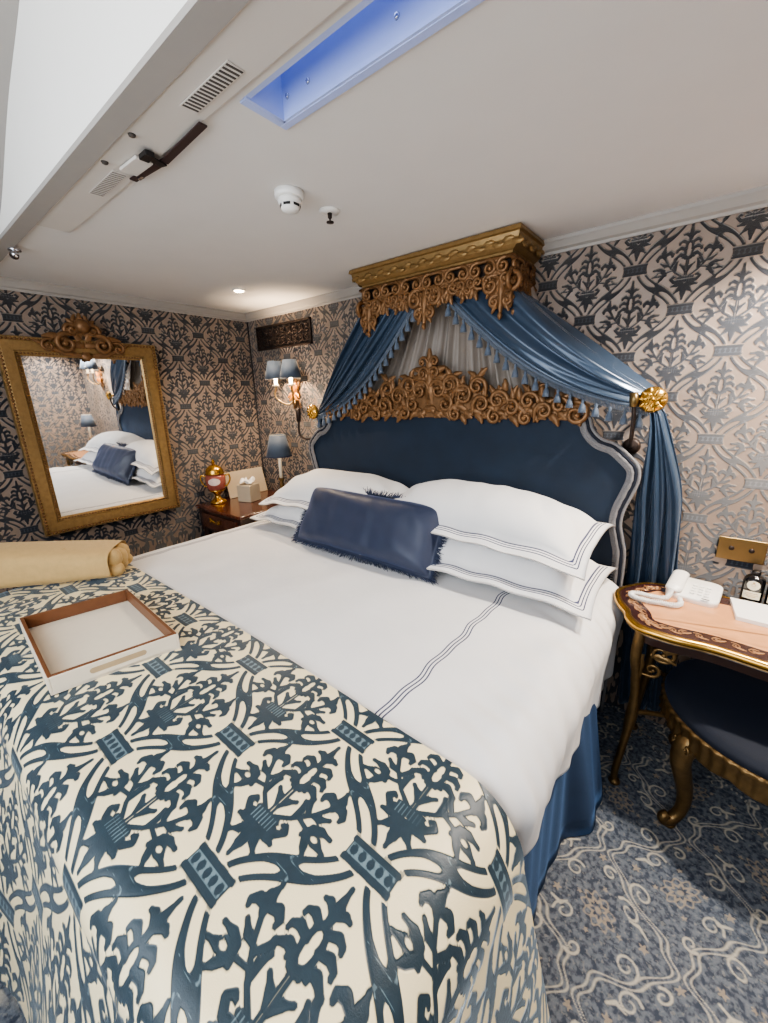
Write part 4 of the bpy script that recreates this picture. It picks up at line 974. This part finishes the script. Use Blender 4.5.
for x, y, s, fyy in ((-.085, 1.585, 1, -1), (.885, 1.585, -1, -1), (-.07, 1.95, 1, 1), (.87, 1.95, -1, 1)):
    p = smooth_path([(x, y, TZ-.03), (x-.006*s, y-.01, .60), (x+.006*s, y+.004, .50), (x+.014*s, y+.006, .36), (x+.004*s, y-.006, .20), (x-.008*s, y-.018, .06), (x-.004*s, y-.022, .012)], 6)
    nn = len(p); rad = [.019-.008*i/nn+.006*math.exp(-((i/nn-.52)/.06)**2)+.005*math.exp(-((i/nn-.97)/.05)**2) for i in range(nn)]
    lg = MB().tube(p, rad, 12).lathe((x-.004*s, y-.022, .011), [(.0001, -.011), (.020, -.007), (.022, 0), (.016, .010), (.0001, .014)], 12).build('leg', M['gilt_side'], dt)
    if fyy < 0:
        mb = MB(); K = lambda u, v, w, x=x, y=y, s=s: (x+s*(.02+u), y-w*.8+.004, TZ-.09+v)
        curl(mb, K, .05, -.03, .045, PI/2, -1.3, .0085, .0, 24, .07); curl(mb, K, .03, -.105, .028, -PI/2, 1.2, .007, .0, 20, .04); curl(mb, K, .115, .02, .028, PI, -1.1, .007, .0, 18, .05)
        for q_ in range(3): leaf(mb, K, .02+.04*q_, .0-.05*(2-q_)*.5, .3+.5*q_, .08, .014, -.8, .012)
        leaf(mb, K, -.01, -.05, -PI/2, .13, .018, 0, .016)
        mb.build('bracket', M['gilt_side'], lg)
mb = MB(); mb.tube(smooth_path([(-.07, 1.59, .345), (.10, 1.68, .335), (.40, 1.77, .33), (.70, 1.68, .335), (.87, 1.59, .345)], 8), .010, 10); mb.tube(smooth_path([(-.055, 1.955, .345), (.10, 1.86, .335), (.40, 1.77, .33), (.70, 1.86, .335), (.855, 1.955, .345)], 8), .010, 10); mb.build('stretcher', M['gilt_side'], dt)
# telephone
th = -.10
ph = thing('telephone', (.03, 1.9, TZ), 'white corded telephone at the left end of the dressing table', 'telephone')
Pt = lambda u, v, w: (.045+rot2(u, v, th)[0], 1.905+rot2(u, v, th)[1], TZ+.0007+w)
def wedge(mb, u0, u1, v0, v1, h0, h1, rr=.02, zb=0.):
    cor = [(u0+rr, v0+rr, PI), (u1-rr, v0+rr, -PI/2), (u1-rr, v1-rr, 0), (u0+rr, v1-rr, PI/2)]; pl = []
    for cx_, cy_, a0 in cor:
        for k in range(5): a = a0+k*PI/8; pl.append((cx_+rr*math.cos(a), cy_+rr*math.sin(a)))
    hh = lambda v: h0+(h1-h0)*(v-v0)/(v1-v0); n = len(pl); cx_ = (u0+u1)/2; cy_ = (v0+v1)/2; V = []
    for f, zz in ((1, 0), (1, .75), (.985, .93), (.95, 1)):
        for u, v in pl: V.append(Pt(cx_+(u-cx_)*f, cy_+(v-cy_)*f, zb+hh(v)*zz))
    F = [(i*n+k, i*n+(k+1) % n, (i+1)*n+(k+1) % n, (i+1)*n+k) for i in range(3) for k in range(n)]+[tuple(range(n))[::-1], tuple(3*n+k for k in range(n))]
    mb.add(V, F)
mb = MB(); wedge(mb, -.085, .085, -.085, .085, .022, .038, .03); mb.build('base', M['white_plastic'], ph)
mb = MB(); mb.tube(smooth_path([Pt(-.058, -.085, .032), Pt(-.058, -.05, .038), Pt(-.058, 0, .043), Pt(-.058, .05, .047), Pt(-.058, .085, .049)], 6), [.018]*3+[.029]*20+[.018]*2, 14, .55, (0, 0, 1)); mb.build('handset', M['white_plastic'], ph)
mb = MB()
for i in range(4):
    for j in range(3): a = Pt(.0+.022*j, -.05+.022*i, .0225+.0022*i); mb.obox((a[0], a[1], a[2]+.008), (.008, -.0008, 0), (.0006, .006, .001), (0, 0, .002))
mb.build('button', M['white_plastic'], ph, smooth=False, bevel=.001)
a = Pt(.045, -.083, .0242); MB().obox((a[0], a[1], a[2]+.0045), (.012, -.0012, 0), (.0004, .003, 0), (0, 0, .0006)).build('badge', M['ink'], ph, smooth=False)
pp = smooth_path([Pt(-.062, -.09, .035), Pt(-.07, -.125, .012), Pt(-.11, -.15, .013), Pt(-.155, -.155, .013), Pt(-.178, -.172, .013), Pt(-.165, -.198, .013), Pt(-.12, -.20, .013), Pt(-.075, -.185, .013), Pt(-.035, -.175, .013), Pt(-.02, -.145, .012), Pt(-.03, -.10, .012)], 10)
mb = MB(); mb.tube(pp, .0048, 6)
Ls = np.concatenate([[0], np.cumsum(np.linalg.norm(np.diff(pp, axis=0), axis=1))]); N = int(Ls[-1]/.0012); hel = []
tnv = np.gradient(pp, axis=0)
for i in range(N):
    d = i/(N-1)*Ls[-1]; p = np.array([np.interp(d, Ls, pp[:, k]) for k in range(3)]); tv = np.array([np.interp(d, Ls, tnv[:, k]) for k in range(3)]); tv /= np.linalg.norm(tv)
    sd = np.cross(tv, (0, 0, 1)); sd /= np.linalg.norm(sd)+1e-9; a = d/.0062*2*PI; hel.append(p+sd*.0088*math.cos(a)+np.array((0, 0, .0088*math.sin(a))))
mb.tube(hel, .0024, 5); mb.build('coiled_cord', M['white_plastic'], ph)
# notepad and bottles
pd = thing('notepad', (.27, 1.85, TZ), 'flat white notepad on the dressing table in front of bottles', 'notepad')
MB().add([(.158, 1.925, TZ+.0008), (.172, 1.765, TZ+.0008), (.44, 1.755, TZ+.0008), (.43, 1.93, TZ+.0008), (.158, 1.925, TZ+.016), (.172, 1.765, TZ+.016), (.44, 1.755, TZ+.016), (.43, 1.93, TZ+.016)],
   [(3, 2, 1, 0), (4, 5, 6, 7), (0, 1, 5, 4), (1, 2, 6, 5), (2, 3, 7, 6), (3, 0, 4, 7)]).build('sheets', M['paper'], pd, smooth=False, bevel=.001)
MB().add([(.157, 1.926, TZ+.0163), (.158, 1.915, TZ+.0163), (.431, 1.919, TZ+.0163), (.431, 1.931, TZ+.0163)], [(0, 1, 2, 3)]).build('binding', M['paper'], pd, smooth=False)
def bottle(c, label):
    t = thing('toiletry_bottle', c, label, 'bottle', 'black toiletry bottles on the dressing table')
    MB().lathe(c, [(.0001, 0), (.031, .0), (.033, .003), (.033, .084), (.031, .098), (.021, .108), (.012, .111), (.012, .115)], 26).build('body', M['glass_black'], t)
    MB().lathe(c, [(.0135, .113), (.0135, .126), (.012, .128), (.0001, .128)], 20).build('cap', M['black'], t)
    ang = -PI/2-.10
    def pat(du, dv, rad, h0): return (c[0]+rad*math.cos(ang+du), c[1]+rad*math.sin(ang+du), c[2]+h0+dv)
    lb = MB()
    P = [[pat(a, b_*math.sqrt(max(0, 1-(a/.62)**2)), .0334, .078) for b_ in np.linspace(-.018, .018, 5)] for a in np.linspace(-.62, .62, 13)]; lb.grid(P)
    P = [[pat(a, b_+.003*math.cos(a*2), .0334, .036) for b_ in np.linspace(-.015, .015, 3)] for a in np.linspace(-.85, .85, 13)]; lb.grid(P)
    lo = lb.build('label', M['label'], t)
    mb = MB()
    for k, (h0, a0, a1) in enumerate(((.044, -.55, .55), (.037, -.62, .62), (.030, -.4, .4))):
        pts = [pat(a0+(a1-a0)*i/30, .0022*math.sin(i*1.9)+.003*math.cos(a0*2), .0338, h0) for i in range(31)]; mb.tube(pts, .0006, 4)
    mb.tube([pat(.16*math.cos(a), .005*math.sin(a), .0338, .080) for a in np.linspace(0, 2*PI, 16)], .0006, 4)
    mb.tube([pat(.08*math.sin(3*a), .003*math.sin(2*a), .0338, .089) for a in np.linspace(0, 2*PI, 20)], .0005, 4)
    mb.build('lettering', M['gold_ink'], lo)
    mb = MB(); mb.tube([pat(-.5+1.0*i/24, .0011*(i % 2), .0334, .012) for i in range(25)], .0006, 4); mb.build('small_lettering', M['paper'], t)
bottle((.218, 1.965, TZ+.0008), 'black glass bottle with cream label behind the notepad, fully in view'); bottle((.288, 1.955, TZ+.0008), 'black glass bottle with cream label cut by the right picture edge')
# brass socket on the wall
so = thing('wall_socket', (.165, YB, .925), 'brass double socket plate on the wall above dressing table', 'socket')
MB().box(.092, .238, YB-.009, YB-.001, .88, .972).build('plate', M['brass'], so, smooth=False, bevel=.003)
for x in (.135, .195): MB().lathe((x, YB-.009, .93), [(.009, 0), (.009, .002), (.0001, .0025)], 16, 'y').build('outlet', M['bronze'], so)
# stool
sx, sy, rx, ry = .335, 1.70, .33, .325
st = thing('stool', (sx, sy, 0), 'oval gilt stool with navy velvet seat tucked under the dressing table', 'stool')
def oval(prof, mod=None, n=120):
    m = MB().lathe((0, 0, 0), prof, n, 'z', mod); m.v = [(sx+x*rx, sy+y*ry, z) for x, y, z in m.v]; return m
oval([(.97, .438), (.985, .452), (.97, .468), (.88, .487), (.65, .503), (.35, .512), (.0001, .515)]).build('seat', M['velvet_dark'], st)
sc_ = lambda a, f: 1+.011*math.sin(56*a)*(.2 < f < .85)
o = oval([(.94, .37), (.985, .374), (1.0, .382), (.985, .392), (.99, .425), (1.005, .432), (1.0, .444), (.97, .448), (.90, .44)], sc_, 256)
o.v = [(x, y, z-(.014*abs(math.sin(8*math.atan2((y-sy)/ry, (x-sx)/rx))) if z < .40 else 0)) for x, y, z in o.v]; o.build('rim', M['gilt_side'], st)
for a in (PI+.72, -.72, PI-.72, .72):
    ex, ey = math.cos(a), math.sin(a); R_ = lambda d, z: (sx+ex*(rx*.86+d), sy+ey*(ry*.86+d), z)
    p = smooth_path([R_(-.02, .41), R_(.028, .36), R_(.036, .30), R_(.014, .22), R_(-.008, .14), R_(-.006, .07), R_(.02, .03), R_(.048, .024), R_(.056, .042), R_(.040, .052)], 6)
    nn = len(p); rad = [(.036-.02*min(1, i/(nn*.55)))*(1 if i < nn*.7 else 1-.35*(i/nn-.7)/.3)+.004 for i in range(nn)]
    lg = MB().tube(p, rad, 12).lathe(R_(.028, .012), [(.0001, -.012), (.020, -.010), (.022, 0), (.0001, .012)], 12).build('leg', M['gilt_side'], st)
    mb = MB(); K = lambda u, v, w, ex=ex, ey=ey: (sx+ex*(rx*.86+.045+w)-ey*u, sy+ey*(ry*.86+.045+w)+ex*u, .33+v)
    leaf(mb, K, 0, .03, -PI/2, .10, .02, 0, .012); 
    for s in (-1, 1): curl(mb, K, s*.022, .035, .016, PI/2, -s, .005, .006)
    mb.build('carved_knee', M['gilt_side'], lg)
# seen in the mirror: lamp and sconce at the right end
table_lamp((.80, 1.87, TZ+.001), 'small table lamp with blue shade at right end of dressing table', 'table lamps')
SCONCE = 24.0
sconce((.45, YB-.002, 1.70), 'lit gilt two-arm wall sconce with blue shades above the dressing table')
# ------------------------------------------------------------------ light
def area(name, loc, rot, sx_, sy_, e, col):
    L = bpy.data.lights.new(name, 'AREA'); L.shape = 'RECTANGLE'; L.size = sx_; L.size_y = sy_; L.energy = e; L.color = col
    o = bpy.data.objects.new(name, L); C.objects.link(o); o.location = loc; o.rotation_euler = rot; return o
def spot(name, loc, e, ang, col, blend=.6, r_=.03):
    L = bpy.data.lights.new(name, 'SPOT'); L.energy = e; L.spot_size = ang; L.spot_blend = blend; L.color = col; L.shadow_soft_size = r_
    o = bpy.data.objects.new(name, L); C.objects.link(o); o.location = loc; return o
area('window_daylight', (-.6, YF+.02, 1.75), (math.radians(90), 0, 0), 2.5, 1.4, 32, (.86, .93, 1))
spot('downlight_or_fill', (-2.34, 1.57, ZC-.02), 30, 2.2, (1, .80, .58))
spot('downlight_or_fill', (.30, 1.70, ZC-.02), 75, 2.4, (1, .92, .82), .5, .03)
spot('downlight_or_fill', (.80, 1.62, ZC-.02), 45, 2.4, (1, .92, .82), .5, .03)  # added fill spot without a fitting, brightens the right side of the bed
L = bpy.data.lights.new('fill_light', 'POINT'); L.energy = 10; L.color = (1, .90, .80); L.shadow_soft_size = .12  # added fill light, no lamp stands here; lifts ceiling and bed
lo = bpy.data.objects.new('fill_light', L); C.objects.link(lo); lo.location = (-.55, -.55, 2.15)
for x, y, e in ((-1.7, -.35, 16), (-.7, -.5, 14)):  # added fill spots for the bed, no fittings on the raised ceiling
    spot('downlight_or_fill', (x, y, ZC-.02 if y > YE else ZU-.05), e, 2.3, (1, .87, .72), .8, .05)
W_ = bpy.data.worlds.new('world'); sc.world = W_; W_.use_nodes = True; W_.node_tree.nodes['Background'].inputs[0].default_value = (.6, .7, .9, 1); W_.node_tree.nodes['Background'].inputs[1].default_value = .5
# ------------------------------------------------------------------ camera
f_, yaw, pitch, roll = 403.34, math.radians(-38.9398), math.radians(-16.1989), math.radians(-1.49621)
fwd = Vector((math.sin(yaw)*math.cos(pitch), math.cos(yaw)*math.cos(pitch), math.sin(pitch))); rgt = Vector((math.cos(yaw), -math.sin(yaw), 0)); upv = rgt.cross(fwd)
r2 = rgt*math.cos(roll)+upv*math.sin(roll); u2 = -rgt*math.sin(roll)+upv*math.cos(roll)
cam = bpy.data.cameras.new('camera'); co = bpy.data.objects.new('camera', cam); C.objects.link(co)
cam.sensor_fit = 'HORIZONTAL'; cam.sensor_width = 36; cam.lens = f_/768*36; cam.clip_start = .01
m3 = Matrix((r2, u2, -fwd)).transposed(); co.matrix_world = Matrix.Translation((0, 0, 1.55)) @ m3.to_4x4()
sc.camera = co
sc.view_settings.view_transform = 'AgX'; sc.view_settings.look = 'AgX - Medium High Contrast'; sc.view_settings.exposure = .45; sc.view_settings.gamma = 1
sc.cycles.use_denoising = True; sc.cycles.max_bounces = 8; sc.cycles.diffuse_bounces = 4
